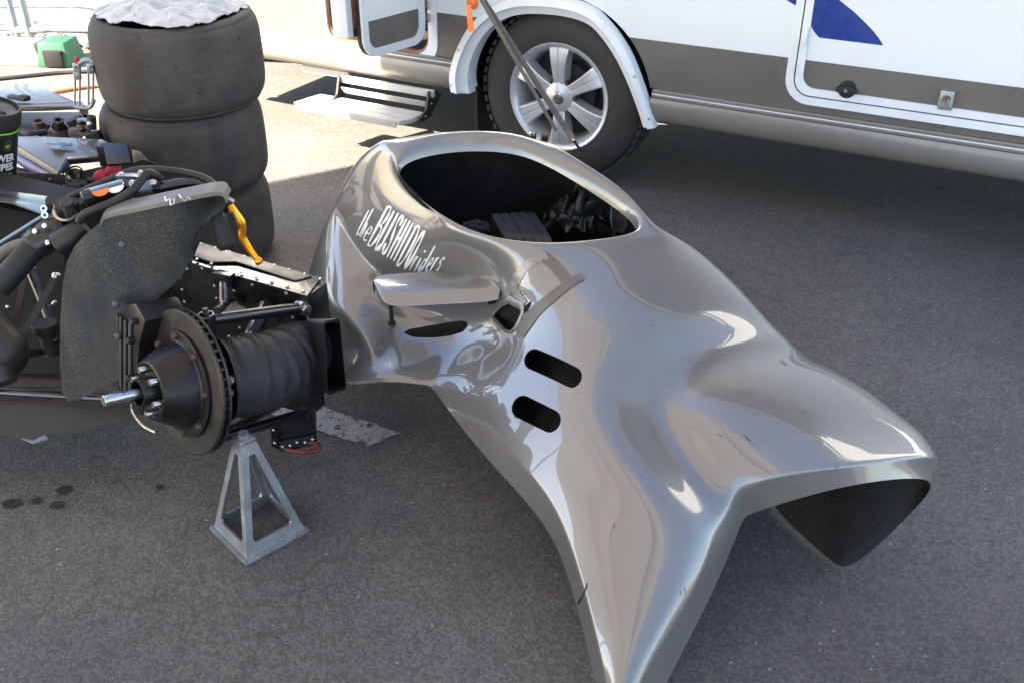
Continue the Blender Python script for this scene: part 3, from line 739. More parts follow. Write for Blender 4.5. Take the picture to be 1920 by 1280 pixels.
g = MB(); tq = [(1150,372),(1162,380),(1178,398),(1180,420),(1172,436),(1150,430),(1146,405)]
zz = [.60,.60,.59,.565,.545,.53,.56]
MB().prism([P(u,v,z) for (u,v), z in zip(tq,zz)], Vector((-.004,-.006,0))).build('lip_tape', MT['tape_black'], fairing, smooth=0)
# ---------------------------------------------------------------- camper
camper = thing('camper', M(0,0,-1), 'white camper with grey side stripe, open entry door and alloy wheel', 'camper')
SL, SR, ZT = -2.05, 3.6, 2.75
AR = .40; AC = .345                                    # wheel housing radius and centre height
def arch_pts(r, a0, a1, n=20): return [(r*math.cos(math.radians(a0+(a1-a0)*k/n)), AC + r*math.sin(math.radians(a0+(a1-a0)*k/n))) for k in range(n+1)]
def wallpart(name, poly, o0, o1, m, bevel=0):
    g = MB().prism([M(s, z, o0) for s, z in poly], MN*(o1-o0)); return g.build(name, m, camper, bevel=bevel, smooth=30)
DOOR = (-1.13, -.57); DZ0 = .405                        # door opening
# white upper wall left of the opening, right of it, and above it
wallpart('wall', [(SL,.62),(DOOR[0],.62),(DOOR[0],ZT),(SL,ZT)], -.03, 0, MT['white_paint'])
wallpart('wall', [(DOOR[0],2.2),(DOOR[1],2.2),(DOOR[1],ZT),(DOOR[0],ZT)], -.03, 0, MT['white_paint'])
def circ_s(z): return math.sqrt(max(0, AR*AR - (z-AC)**2))
A62 = circ_s(.62)
top = [(DOOR[1],.62),(-A62,.62)] + [p for p in arch_pts(AR, 180-math.degrees(math.asin((.62-AC)/AR)), math.degrees(math.asin((.62-AC)/AR)))][1:-1] + [(A62,.62),(SR,.62),(SR,ZT),(DOOR[1],ZT)]
wallpart('wall', top, -.03, 0, MT['white_paint'])
A44 = circ_s(.445); a44 = math.degrees(math.asin((.445-AC)/AR)); a62 = math.degrees(math.asin((.62-AC)/AR))
wallpart('stripe', [(SL,.445),(DOOR[0],.445),(DOOR[0],.6195),(SL,.6195)], -.03, .001, MT['grey_paint'])
wallpart('stripe', [(DOOR[1],.445)] + arch_pts(AR, 180-a44, 180-a62, 8) + [(DOOR[1],.6195)], -.03, .001, MT['grey_paint'])
wallpart('stripe', [(SR,.445),(SR,.6195)] + arch_pts(AR, a62, a44, 8), -.03, .001, MT['grey_paint'])
# skirt: rolled profile, left and right of the wheel
def skirt(s0, s1, step=.0):
    prof = [(-.012,.415),(.014,.412),(.020,.395),(.020,.36),(.012,.33),(-.012,.312),(-.05,.308)]
    g = MB(); n = len(prof)
    for s in (s0, s1):
        for o, z in prof: g.v.append(M(s, z, o))
    for i in range(n-1): g.f.append((i, i+1, n+i+1, n+i)); g.m.append(0)
    g.f.append(tuple(range(n))); g.m.append(0); g.f.append(tuple(range(2*n-1, n-1, -1))); g.m.append(0)
    return g.build('skirt', MT['skirt_paint'], camper, smooth=50)
skirt(SL, -AR-.015); skirt(AR-.005, SR)
for s0, s1 in ((SL, -AR-.02), (AR-.0, SR)):
    for z, h, m in ((.436,.016,'skirt_paint'), (.4195,.0115,'skirt_paint')):
        g = MB().bar(M(s0,z,.004), M(s1,z,.004), .022, h); g.build('moulding', MT[m], camper, bevel=.003)
    MB().bar(M(s0,.428,.012), M(s1,.428,.012), .008, .004).build('moulding_line', MT['white_trim'], camper)
# roof, ends, underfloor
g = MB().box(M((SL+SR)/2, ZT+.03, -1.1), ((SR-SL)/2+.02, 1.15, .04), (MS, MN, Vector((0,0,1)))); g.build('roof', MT['white_paint'], camper, bevel=.02)
for s in (SL, SR): MB().box(M(s, 1.55, -1.12), (.02, 1.08, 1.2), (MS, MN, Vector((0,0,1)))).build('end_wall', MT['white_paint'], camper)
MB().box(M((SL+SR)/2, 1.55, -2.22), ((SR-SL)/2, .02, 1.2), (MS, MN, Vector((0,0,1)))).build('back_wall', MT['white_paint'], camper)
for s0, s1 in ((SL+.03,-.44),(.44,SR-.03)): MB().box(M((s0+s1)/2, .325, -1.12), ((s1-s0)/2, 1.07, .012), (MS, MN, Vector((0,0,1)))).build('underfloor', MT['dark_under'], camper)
# wheel housing (dark) and stub axle
g = MB(); pts = arch_pts(AR+.02, -6, 186, 24)
for o in (-.035, -.36):
    for s, z in pts: g.v.append(M(s, z, o))
n = len(pts)
for i in range(n-1): g.f.append((i, i+1, n+i+1, n+i)); g.m.append(0)
g.f.append(tuple(range(n, 2*n))); g.m.append(0)
g.build('wheel_housing', MT['dark_under'], camper, smooth=50)
# white wheel-arch trim: two-step section swept over an angular arch
apts = [(-.475,.315),(-.478,.38),(-.45,.47),(-.385,.58),(-.29,.668),(-.17,.722),(0,.738),(.13,.722),(.215,.672),(.30,.58),(.36,.47),(.40,.38),(.43,.305)]
ipts = [(-.385,.315),(-.392,.38),(-.375,.455),(-.325,.545),(-.25,.615),(-.15,.655),(0,.668),(.115,.655),(.18,.615),(.25,.535),(.305,.445),(.345,.365),(.375,.295)]
def sm(p): a, _ = spline([Vector((x,z,0)) for x, z in p], [0]*len(p), 4); return [(q.x,q.y) for q in a]
A_, I_ = sm(apts), sm(ipts); g = MB(); n = len(A_)
for i in range(n):
    (s0,z0), (s1,z1) = A_[i], I_[i]
    mid = lambda t: (s0+(s1-s0)*t, z0+(z1-z0)*t)
    for t, o in ((0,.002),(.03,.028),(.10,.036),(.48,.046),(.52,.030),(.96,.018),(1,.0),(1,-.05)):
        g.v.append(M(*mid(t), o))
K = 8
for i in range(n-1):
    for j in range(K-1): g.f.append((i*K+j, i*K+j+1, (i+1)*K+j+1, (i+1)*K+j)); g.m.append(0)
g.f.append(tuple(range(K))); g.m.append(0); g.f.append(tuple((n-1)*K+j for j in range(K))[::-1]); g.m.append(0)
trim = g.build('wheel_arch', MT['white_trim'], camper, smooth=28)
g = MB()
for i in (2, 9, n-10, n-3):
    (s0,z0),(s1,z1) = A_[i], I_[i]; g.dome(M(s0+(s1-s0)*.2, z0+(z1-z0)*.2, .040), MN, .005)
tag(g.build('screws', MT['steel'], trim), kind='stuff')
# wheel
def make_wheel():
    C = M(0, .345, -.02); R = .345; w = bpy.data.objects.new('wheel', None)
    COL.objects.link(w); w.location = C - parent_loc(camper); w.parent = camper
    g = MB().lathe([(.205,.0),(.222,.006),(.25,.010),(.285,.006),(.318,-.008),(.335,-.022),(.343,-.05),(.345,-.11),(.343,-.17),(.333,-.2),(.28,-.215),(.2,-.21),(.198,-.1)], C, MN, 72, close=True)
    # tread blocks round the shoulder
    ax = MN; u = Vector((0,0,1)); wv = ax.cross(u)
    tread = g.build('tyre', MT['road_tyre'], w, smooth=40)
    for k in range(54):
        for o, sk in ((-.04,.02),(-.085,-.02),(-.13,.02),(-.175,-.02)):
            a = 2*math.pi*(k + (.5 if sk < 0 else 0))/54; d = u*math.cos(a) + wv*math.sin(a); t = -u*math.sin(a) + wv*math.cos(a)
            if o == -.04 and k == 0: blocks = MB()
            blocks.box(C + d*.3475 + ax*o, (.0125,.018,.006), ((t + ax*sk*14*.4).normalized(), (ax - t*sk*14*.4).normalized(), d))
    tag(blocks.build('tread_blocks', MT['road_tyre'], tread), kind='stuff')
    g = MB().lathe([(.203,-.12),(.203,-.01),(.216,.006),(.213,.010),(.205,.008),(.196,-.004),(.185,-.02),(.175,-.12)], C, MN, 64)
    rim = g.build('rim', MT['alloy'], w, smooth=40)
    MB().lathe([(.0,-.115),(.19,-.115),(.19,-.13),(0,-.13)], C, MN, 40).build('brake_backing', MT['alloy_dark'], rim, smooth=40)
    MB().lathe([(.0,-.075),(.12,-.075),(.125,-.09),(.125,-.115)], C, MN, 40).build('brake_drum', MT['alloy_dark'], rim, smooth=40)
    # six wide flat spokes, each with a centre groove
    for k in range(6):
        a = math.radians(90 + 60*k + 2); d = u*math.sin(a) + (-wv)*math.cos(a); d = MS*math.cos(a) + u*math.sin(a); t = -MS*math.sin(a) + u*math.cos(a)
        g = MB(); st = [(.05,.024,-.002),(.09,.026,.004),(.13,.031,.006),(.165,.037,.003),(.195,.043,-.004),(.203,.044,-.01)]
        for r, hw, o in st:
            p = C + d*r
            for x, oo in ((-hw,-.06),(-hw,o-.004),(-hw+.005,o),(-.004,o),(-.0025,o-.004),(.0025,o-.004),(.004,o),(hw-.005,o),(hw,o-.004),(hw,-.06)):
                g.v.append(p + t*x + MN*oo)
        for i in range(len(st)-1):
            for j in range(9): g.f.append((i*10+j, (i+1)*10+j, (i+1)*10+j+1, i*10+j+1)); g.m.append(0)
        g.build('spoke', MT['alloy'], rim, smooth=30)
    MB().lathe([(0.0001,.006),(.03,.006),(.034,.004),(.052,.002),(.062,-.004),(.068,-.05)], C, MN, 40).build('hub', MT['alloy'], rim, smooth=35)
    MB().lathe([(0.0001,.0115),(.018,.011),(.024,.009),(.027,.004)], C, MN, 32).build('centre_cap', MT['steel'], rim, smooth=40)
    for k in range(6):
        a = math.radians(60 + 60*k + 2); d = MS*math.cos(a) + u*math.sin(a)
        MB().lathe([(.0095,-.05),(.0095,-.004),(.007,-.001),(.0001,-.001)], C + d*.066, MN, 6).build('wheel_bolt', MT['alloy_dark'], rim)
    ft = bpy.data.curves.new('cap_text', 'FONT'); ft.body = 'AEZ'; ft.size = .019; ft.align_x = 'CENTER'; ft.align_y = 'CENTER'; ft.shear = .25
    to = bpy.data.objects.new('cap_lettering', ft); COL.objects.link(to); bake_text(to, C + MN*.0122, MS, Vector((0,0,1)), MT['label_black'], rim)
    return w
def bake_text(to, loc, x, y, m, parent, fn=None):
    bpy.context.view_layer.update(); dg = bpy.context.evaluated_depsgraph_get()
    me = bpy.data.meshes.new_from_object(to.evaluated_get(dg)); nm = to.name; bpy.data.objects.remove(to)
    x = x.normalized(); y = y.normalized(); off = parent_loc(parent)
    for v in me.vertices:
        q = fn(v.co.x, v.co.y) if fn else Vector(loc) + x*v.co.x + y*v.co.y
        v.co = q - off
    me.materials.clear(); me.materials.append(m)
    o = bpy.data.objects.new(nm, me); COL.objects.link(o); o.parent = parent; return o
make_wheel()
# mud flap / second tyre edge in the dark behind the arch
MB().box(M(-.385,.2,-.13), (.006,.10,.13), (MS, MN, Vector((0,0,1)))).build('mud_flap', MT['black_rubber'], camper)
# doorway: jamb frame, interior
def ring_part(name, outer, inner, o0, o1, m, root=camper, fr=M, nrm=MN):
    g = MB(); n = len(outer)
    for o in (o0, o1):
        for s, z in outer: g.v.append(fr(s, z, o))
        for s, z in inner: g.v.append(fr(s, z, o))
    for i in range(n):
        j = (i+1) % n
        g.f += [(2*n+i, 2*n+j, 3*n+j, 3*n+i), (i, n+i, n+j, j), (i, j, 2*n+j, 2*n+i), (n+i, 3*n+i, 3*n+j, n+j)]; g.m += [0]*4
    return g.build(name, m, root, smooth=35)
ring_part('door_frame', rounded(DOOR[0]-.004, DOOR[1]+.03, DZ0, 2.22, .09), rounded(DOOR[0]+.03, DOOR[1]-.012, DZ0+.035, 2.18, .075), -.03, .006, MT['white_trim'])
ring_part('door_seal', rounded(DOOR[0]+.03, DOOR[1]-.012, DZ0+.035, 2.18, .075), rounded(DOOR[0]+.04, DOOR[1]-.022, DZ0+.045, 2.17, .07), -.03, -.006, MT['wood'])
MB().box(M(-.85,1.3,-.5), (.28,.02,.9), (MS, MN, Vector((0,0,1)))).build('interior', MT['wood'], camper)
MB().box(M(-1.12,1.3,-.27), (.02,.22,.9), (MS, MN, Vector((0,0,1)))).build('interior', MT['wood'], camper)
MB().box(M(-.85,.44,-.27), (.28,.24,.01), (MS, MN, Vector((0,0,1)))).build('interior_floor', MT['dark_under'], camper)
# open door: hinged on the right jamb
HG = M(-.575, 0, .045); DE = Vector((-.62, -.78, 0)).normalized(); DN = Vector((-DE.y, DE.x, 0))
if DN.y > 0: DN = -DN
HW = .34
def DF(s, z, o=0): return HG + DE*s + DN*o + Vector((0,0,z))
door = bpy.data.objects.new('entry_door', None); COL.objects.link(door); door.location = HG - parent_loc(camper); door.parent = camper
dz0, dz1 = .51, 2.15
MB().prism([DF(s,z,-.03) for s, z in rounded(0,HW,dz0,dz1,.07)], DN*.026).build('door_leaf', MT['white_paint'], door, smooth=40)
ring_part('door_edge', rounded(-.004,HW+.004,dz0-.004,dz1+.004,.074), rounded(.003,HW-.003,dz0+.003,dz1-.003,.067), -.026, -.008, MT['black_rubber'], door, DF, DN)
ring_part('door_trim', rounded(-.001,HW+.001,dz0-.001,dz1+.001,.07), rounded(.032,HW-.028,dz0+.03,dz1-.03,.045), -.006, .006, MT['white_trim'], door, DF, DN)
lp = [q for q in rounded(.032,HW-.028,dz0+.03,dz1-.03,.045)]
def clip(poly, zc, below):
    o = []
    for i, (a, b) in enumerate(zip(poly, poly[1:]+poly[:1])):
        ia, ib = (a[1] < zc) == below, (b[1] < zc) == below
        if ia: o.append(a)
        if ia != ib: t = (zc-a[1])/(b[1]-a[1]); o.append((a[0]+(b[0]-a[0])*t, zc))
    return o
MB().prism([DF(s,z,-.004) for s, z in clip(lp,.645,True)], DN*.004).build('lower_panel', MT['grey_paint'], door, smooth=0)
MB().prism([DF(s,z,-.004) for s, z in clip(lp,.6455,False)], DN*.004).build('upper_panel', MT['white_paint'], door, smooth=0)
MB().prism([DF(HW+.012,z,o) for z, o in ((.59,-.035),(.585,-.10),(.60,-.12),(2.0,-.12),(2.0,-.035))], DE*.03).build('door_bin', MT['white_trim'], door, bevel=.006)
g = MB()
for k in range(9): g.tube([M(-.578,.58+k*.05,.012), M(-.578,.615+k*.05,.012)], .006, 8)
g.build('hinge', MT['steel'], door)
# storage hatch, right
HO = rounded(.884, 2.75, .47, 1.5, .085)
HI = rounded(.911, 2.723, .497, 1.473, .06); HI2 = rounded(.916, 2.718, .502, 1.468, .056); HJ = rounded(.942, 2.692, .528, 1.442, .045)
hatch = bpy.data.objects.new('storage_hatch', None); COL.objects.link(hatch); hatch.location = M(1.8,.47,0) - parent_loc(camper); hatch.parent = camper
ring_part('outer_frame', HO, HI, .0, .010, MT['white_trim'], hatch)
ring_part('rubber_gap', HI, HI2, .0, .003, MT['black_rubber'], hatch)
ring_part('inner_frame', HI2, HJ, .0, .010, MT['white_trim'], hatch)
MB().prism([M(s,z,.001) for s, z in clip(HJ,.62,True)], MN*.003).build('hatch_panel', MT['grey_paint'], hatch, smooth=0)
MB().prism([M(s,z,.001) for s, z in clip(HJ,.6205,False)], MN*.003).build('hatch_panel', MT['white_paint'], hatch, smooth=0)
g = MB(); c = M(1.095,.541,.010)          # twist latch
g.lathe([(.030,-.008),(.030,0),(.026,.004),(.0001,.004)], c, MN, 28); h = g.build('latch', MT['black_rubber'], hatch, smooth=30)
g = MB(); el = [(c + MS*(.036*math.copysign(abs(math.cos(a))**.9, math.cos(a))) + Vector((0,0,.014*math.sin(a)))) for a in [2*math.pi*k/24 for k in range(24)]]
g.prism([p + MN*.003 for p in el], MN*.014); g.build('latch_handle', MT['black_rubber'], h, bevel=.004)
MB().lathe([(.006,.015),(.006,.019),(.0001,.019)], c, MN, 12).build('key_barrel', MT['steel'], h)
l = M(1.412,.553,.014)
g = MB().prism([l + MS*s + Vector((0,0,z)) - MN*.011 for s, z in rounded(-.023,.023,-.031,.031,.005)], MN*.018); lk = g.build('lock', MT['alu'], hatch, bevel=.002)
MB().lathe([(.014,.006),(.014,.010),(.011,.010),(.010,.007),(.0001,.007)], l + Vector((0,0,.004)), MN, 24).build('key_ring', MT['steel'], lk)
MB().bar(l + MN*.014 + Vector((0,0,.012)), l + MN*.014 + Vector((0,0,-.004)), .003,.003, up=MN).build('key_slot', MT['alloy_dark'], lk)
g = MB(); k0 = M(.933,.70,.010); g.bar(k0 - Vector((0,0,.022)), k0 + Vector((0,0,.022)), .012,.014, up=MN); g.bar(k0 - Vector((0,0,.03)), k0 + Vector((0,0,.03)), .007,.008, up=MN)
g.build('catch', MT['white_trim'], hatch, bevel=.002)
# blue swoosh
bl = [(.972,.70),(1.185,.699)] + [(1.185-.163*math.sin(t)*1.0, .699+.128*(1-math.cos(t))*1.35) for t in [0]] 
bl = [(.9425,.735),(.955,.718),(.975,.70),(1.185,.699),(1.165,.722),(1.14,.745),(1.105,.772),(1.07,.797),(1.02,.827),(.9425,.862)]
MB().prism([M(s,z,.0042) for s, z in bl], MN*.0008).build('swoosh', MT['blue_print'], hatch, smooth=0)
bl2 = [(.62,.99),(.70,.955),(.78,.88),(.8835,.80),(.8835,.92),(.80,.97),(.70,1.02)]
bl2 = [(.8835,.793),(.86,.803),(.83,.817),(.78,.85),(.70,.92),(.8835,.90)]
MB().prism([M(s,z,.0002) for s, z in bl2], MN*.0008).build('swoosh', MT['blue_print'], camper, smooth=0)
# orange side marker with bracket
g = MB().lathe([(.001,.016),(.012,.015),(.020,.010),(.024,.002),(.024,-.002)], M(-.372,.675,.004), MN, 24); ml = g.build('marker_light', MT['orange'], camper, smooth=50)
# entry step
step = thing('camper_step', M(-.95,.1,.25), 'cream metal fold-out step hanging under the camper door', 'step')
SZ = .198
def ST(s, o, z): return M(s, z, o)
for k, (o0, o1) in enumerate(((.055,.10),(.103,.150),(.153,.205))):
    ins = .03 if k == 2 else 0
    MB().prism([ST(-1.13-.01*k,o0,SZ), ST(-.585,o0,SZ), ST(-.585-ins,o1,SZ), ST(-1.14-.01*k,o1,SZ)], Vector((0,0,.02))).build('tread_board', MT['step_cream'], step, bevel=.004)
MB().bar(ST(-1.13,.206,SZ+.004), ST(-.63,.206,SZ+.004), .006, .028).build('nosing', MT['step_cream'], step, bevel=.002)
MB().prism([ST(-1.02,.028,.232), ST(-.585,.028,.232), ST(-.585,.045,.262), ST(-1.02,.045,.262)], MN*.006).build('riser', MT['step_cream'], step, bevel=.002)
MB().bar(ST(-1.03,.025,.292), ST(-.555,.025,.292), .02, .03).build('top_rail', MT['step_cream'], step, bevel=.004)
MB().bar(ST(-1.30,-.05,.285), ST(-1.04,-.05,.285), .02, .03).build('mounting_rail', MT['step_cream'], step, bevel=.004)
for s in (-1.035, -.575):
    g = MB().prism([ST(s,.0,.305), ST(s,-.05,.27), ST(s,.04,.20), ST(s,.10,.192), ST(s,.12,.21), ST(s,.07,.235), ST(s,.045,.305)], MS*.010)
    b = g.build('bracket', MT['satin_black'], step)
    g = MB()
    for o, z in ((.02,.29),(.03,.25),(.08,.21)): g.dome(ST(s+.010,o,z), MS, .006); g.dome(ST(s,o,z), -MS, .006)
    tag(g.build('bolts', MT['steel'], b), kind='stuff')
# shallow body seams and sealant lines, grime along the lower wall
for s in (1.9+1.0, -1.62): MB().bar(M(s,.63,.0005), M(s,2.6,.0005), .004, .002, up=MN).build('panel_seam', MT['white_trim'], camper)
# unseen roll-out awning of the camper, put in and sized to shade its wall
ca = bpy.data.objects.new('side_awning', None); COL.objects.link(ca); ca.location = M(1.5,2.6,0) - parent_loc(camper); ca.parent = camper
MT['awning_grey'] = mat('awning_grey', (.20,.205,.21), .85, var=.06)
MT['valance_grey'] = mat('valance_grey', (.05,.05,.052), .85, var=.06)
MB().bar(M(-.45,2.62,.05), M(2.35,2.62,.05), .09, .10).build('cassette', MT['white_trim'], ca, bevel=.015)
g = MB(); nx, ny = 24, 8
for j in range(ny+1):
    for i in range(nx+1):
        t = j/ny; g.v.append(M(-.4+2.7*i/nx, 2.60 - .48*t - .02*math.sin(math.pi*t), .06 + .69*t))
for j in range(ny):
    for i in range(nx): a = j*(nx+1)+i; g.f.append((a,a+1,a+nx+2,a+nx+1)); g.m.append(0)
g.build('fabric', MT['awning_grey'], ca, smooth=60)
MB().tube([M(-.42,2.12,.75), M(2.32,2.12,.75)], .025, 10).build('front_bar', MT['valance_grey'], ca)
g = MB()
for i in range(49):
    s_ = -.4+2.7*i/48; g.v += [M(s_,2.11,.75), M(s_,1.93-.015*math.sin(i*.8),.75)]
for i in range(48): g.f.append((2*i,2*i+1,2*i+3,2*i+2)); g.m.append(0)
g.build('valance', MT['valance_grey'], ca, smooth=60)
for s_ in (-.38, 2.28): MB().tube([M(s_,2.5,.03), M(s_,2.12,.75)], .018, 8).build('arm', MT['white_trim'], ca)
# ---------------------------------------------------------------- tie-down strap in front of the camper wheel
strap = thing('tie_down_strap', M(.1,0,.3), 'pair of grey webbing straps running down across the camper wheel', 'strap')
def ribbon(a, b, w, name, m, root, tw=0.0, n=8, sag=0.0):
    g = MB(); a, b = Vector(a), Vector(b); d = (b-a).normalized(); sd_ = d.cross(MN).normalized()
    for i in range(n+1):
        t = i/n; p = a.lerp(b,t) - Vector((0,0,sag*math.sin(math.pi*t))); ang = tw*t
        x = sd_*math.cos(ang) + MN*math.sin(ang); yv = d.cross(x)
        for q in (-1,1): g.v += [p + x*w/2*q + yv*.0012, p + x*w/2*q - yv*.0012]
    for i in range(n):
        k = i*4; 
        for f in ((0,2,6,4),(1,5,7,3),(0,4,5,1),(2,3,7,6)): g.f.append(tuple(k+j for j in f)); g.m.append(0)
    return g.build(name, m, root, smooth=0)
sa = Y(868,-60,3.86); sb = Y(1057,236,3.58)
ribbon(sa, sb, .021, 'webbing', MT['strap'], strap, .5)
ribbon(Y(880,-40,3.84), Y(1043,246,3.56), .019, 'webbing', MT['strap'], strap, -.4)
ribbon(Y(878,10,3.84), Y(884,60,3.80), .022, 'loose_end', MT['orange'], strap, .3)
ribbon(sb, P(1075,262,.30), .026, 'webbing', MT['strap'], strap, .2)
MB().tube([P(1075,262,.30), P(1100,300,.0)], .006, 8).build('ground_peg', MT['steel'], strap)
# ---------------------------------------------------------------- two bottles by the camper wheel
def bottle(x, y, lab, cap):
    t = thing('bottle', (x,y,0), lab, 'bottle', 'bottles beside the camper wheel')
    c = Vector((x,y,0))
    MB().lathe([(.0001,0),(.030,0),(.032,.004),(.032,.12),(.028,.145),(.016,.165),(.0135,.215),(.015,.217),(.015,.226),(.0001,.226)], c, (0,0,1), 24).build('glass', MT['brown_glass'], t, smooth=45)
    MB().lathe([(.0155,.224),(.0155,.238),(.0135,.242),(.0001,.242)], c, (0,0,1), 20).build('cap', MT[cap], t, smooth=35)
bp_ = P(999,249,.235); bottle(bp_.x, bp_.y+.0, 'bottle with pale cap, left of two standing behind the fairing rim', 'steel')
bp_ = P(1021,255,.235); bottle(bp_.x, bp_.y+.0, 'bottle with dark cap, right of two standing behind the fairing rim', 'brown_glass')
# ---------------------------------------------------------------- stacked slick tyres
def make_slick(loc, tilt, lab, rot=0):
    t = thing('slick_tyre', loc, lab, 'tyre', 'stacked slick tyres'); return t
Wd, R0 = .262, .276
def slick_mesh():
    pr = [(.175,.03),(.20,.008),(.228,.0),(.246,.003),(.2535,.009),(.2545,.014),(.262,.022),(.2695,.040),(.2735,.07),(.2750,.131),(.2735,.192),(.2695,.222),(.262,.240),(.2545,.248),(.2535,.253),(.246,.259),(.228,.262),(.20,.254),(.175,.232),(.17,.2),(.19,.131),(.17,.06)]
    a, _ = spline([Vector((r,h,0)) for r, h in pr] + [Vector((*pr[0],0))], [0]*(len(pr)+1), 3)
    return [(q.x,q.y) for q in a[:-1]]
stack = [((-1.10,3.20,.003), (.0,.0), 'worn black slick tyre on the asphalt, bottom of the stack of three'),
         ((-1.085,3.19,.282), (.01,-.012), 'worn black slick tyre in the middle of the stack of three'),
         ((-1.058,3.185,.561), (-.02,.015), 'worn black slick tyre with a white rag on it, top of the stack of three')]
first = None
for loc, tl, lab in stack:
    if first is None:
        o = MB().lathe(slick_mesh(), (0,0,0), (0,0,1), 72, close=True).build('slick_tyre', MT['slick'], None, smooth=60); first = o
    else: o = first.copy(); COL.objects.link(o)
    o.scale = (.945,.945,1.055); o.location = loc; o.rotation_euler = (tl[0], tl[1], random.uniform(0,6)); tag(o, lab, 'tyre', 'stacked slick tyres')
# white rag
rag('white_rag', (-1.06,3.18,.832), .23, .195, .05, 3, MT['cloth'], 'crumpled white rag lying on the top tyre of the stack', 'rag', n=110, fold=1.5)
# ---------------------------------------------------------------- fence with its feet
fence = thing('mesh_fence', P(60,118,0), 'galvanised wire mesh site fence panel beside the gravel', 'fence')
FB = P(72,105,.02); FD = Vector((.985,-.10,0)).normalized(); FNn = Vector((.10,.985,0)).normalized()
def FE(s, z, o=0): return FB + FD*s + FNn*o + Vector((0,0,z))
for s in (-.02, -.095): MB().tube([FE(s,.06), FE(s,2.0)], .021 if s > -.05 else .017, 14).build('post', MT['galv'], fence)
MB().tube([FE(-.02,.15), FE(3.3,.15)], .017, 12).build('bottom_rail', MT['galv'], fence)
MB().tube([FE(-3.2,.15), FE(-.15,.15), FE(-.12,.13), FE(-.115,.06)], .017, 12).build('bottom_rail', MT['galv'], fence)
for s0, s1 in ((-.02,3.3),(-3.2,-.1)): MB().tube([FE(s0,1.98), FE(s1,1.98)], .017, 10).build('top_rail', MT['galv'], fence)
MB().tube([FE(3.3,.0), FE(3.3,2.0)], .019, 12).build('post', MT['galv'], fence)
wires = MB()
for k in range(1, 33): wires.tube([FE(-.02+k*.1,.15), FE(-.02+k*.1,1.97)], .0022, 5)
for k in range(1, 30): wires.tube([FE(-.1-k*.1,.15), FE(-.1-k*.1,1.97)], .0022, 5)
for k in range(1, 9):
    wires.tube([FE(-.02,.15+k*.2), FE(3.3,.15+k*.2)], .0022, 5); wires.tube([FE(-3.2,.15+k*.2), FE(-.1,.15+k*.2)], .0022, 5)
tag(wires.build('mesh_wires', MT['galv'], fence), kind='stuff')
def foot(name, c, L, w, h, m, lab, hole=None):
    t = thing(name, c, lab, 'fence foot', 'fence feet under the mesh fence'); c = Vector(c)
    X = Vector((.985,-.10,0)).normalized(); Yv = Vector((.10,.985,0)).normalized()
    g = MB()
    bot = [c - X*L/2 - Yv*w/2, c + X*L/2 - Yv*w/2, c + X*L/2 + Yv*w/2, c - X*L/2 + Yv*w/2]
    k = .80
    tp = [c + (p-c)*k + Vector((0,0,h)) for p in bot]; tp = [Vector((p.x,p.y,h)) for p in tp]
    g.add(bot+tp, [(3,2,1,0),(4,5,6,7),(0,1,5,4),(1,2,6,5),(2,3,7,6),(3,0,4,7)])
    b = g.build('block', m, t, bevel=.012)
    if hole:
        hx = c + X*hole - Yv*(w/2 - .002); 
        MB().box(hx + Vector((0,0,h*.38)) + Yv*.0, (.055,.014,h*.34), (X, Yv, Vector((0,0,1)))).build('socket', MT['dark_under'], t, bevel=.01)  # dark block stands in for the shade inside the hole
    return t
ff = P(58,118,0)
foot('fence_foot', (P(30,118,0).x, ff.y+.03, 0), .40, .20, .125, MT['concrete'], 'pale concrete fence foot, left of the green one')
foot('fence_foot', (P(113,122,0).x, ff.y-.01, 0), .19, .2, .135, MT['green_paint'], 'green painted concrete fence foot with a square socket hole', hole=.01)
# pebbles at the foot of the bank
g = MB(); R_ = random.Random(11)
for k in range(2600):
    x = R_.uniform(-4.6,1.5); y = 5.85 - .16*(x+2.6) + abs(R_.gauss(0,.55)); z = .004 + max(0,(y-6.6))*.1; s = R_.uniform(.012,.04)
    ax = [Vector((R_.uniform(-1,1),R_.uniform(-1,1),R_.uniform(-1,1))).normalized() for _ in range(3)]
    vs = [Vector((x,y,z+s*.4)) + Vector((sx*s*R_.uniform(.7,1.2), sy*s*R_.uniform(.7,1.2), sz*s*.6)) for sx,sy,sz in ((1,0,0),(-1,0,0),(0,1,0),(0,-1,0),(0,0,1),(0,0,-1))]
    g.add(vs, [(0,2,4),(2,1,4),(1,3,4),(3,0,4),(2,0,5),(1,2,5),(3,1,5),(0,3,5)])
tag(g.build('pebbles', mat('pebble', (.18,.155,.13), .9, var=.4, vscale=20), None, smooth=60), 'loose pale pebbles and gravel along the fence', 'gravel', kind='stuff')
# cable and orange hose across the sunlit asphalt
g = MB().tube([P(-40,152,.01),P(40,144,.01),P(110,137,.01),P(170,134,.01),P(240,128,.01),P(420,110,.01),P(600,116,.01)], .011, 8); tag(g.build('black_cable', MT['black_rubber']), 'thick black cable lying on the asphalt near the fence', 'cable')
g = MB().tube([P(60,182,.01),P(100,174,.01),P(140,167,.01),P(180,162,.01),P(260,158,.01)], .008, 8); tag(g.build('orange_cable', MT['orange_cable']), 'thin rusty orange cable lying on the asphalt behind the chassis', 'cable')
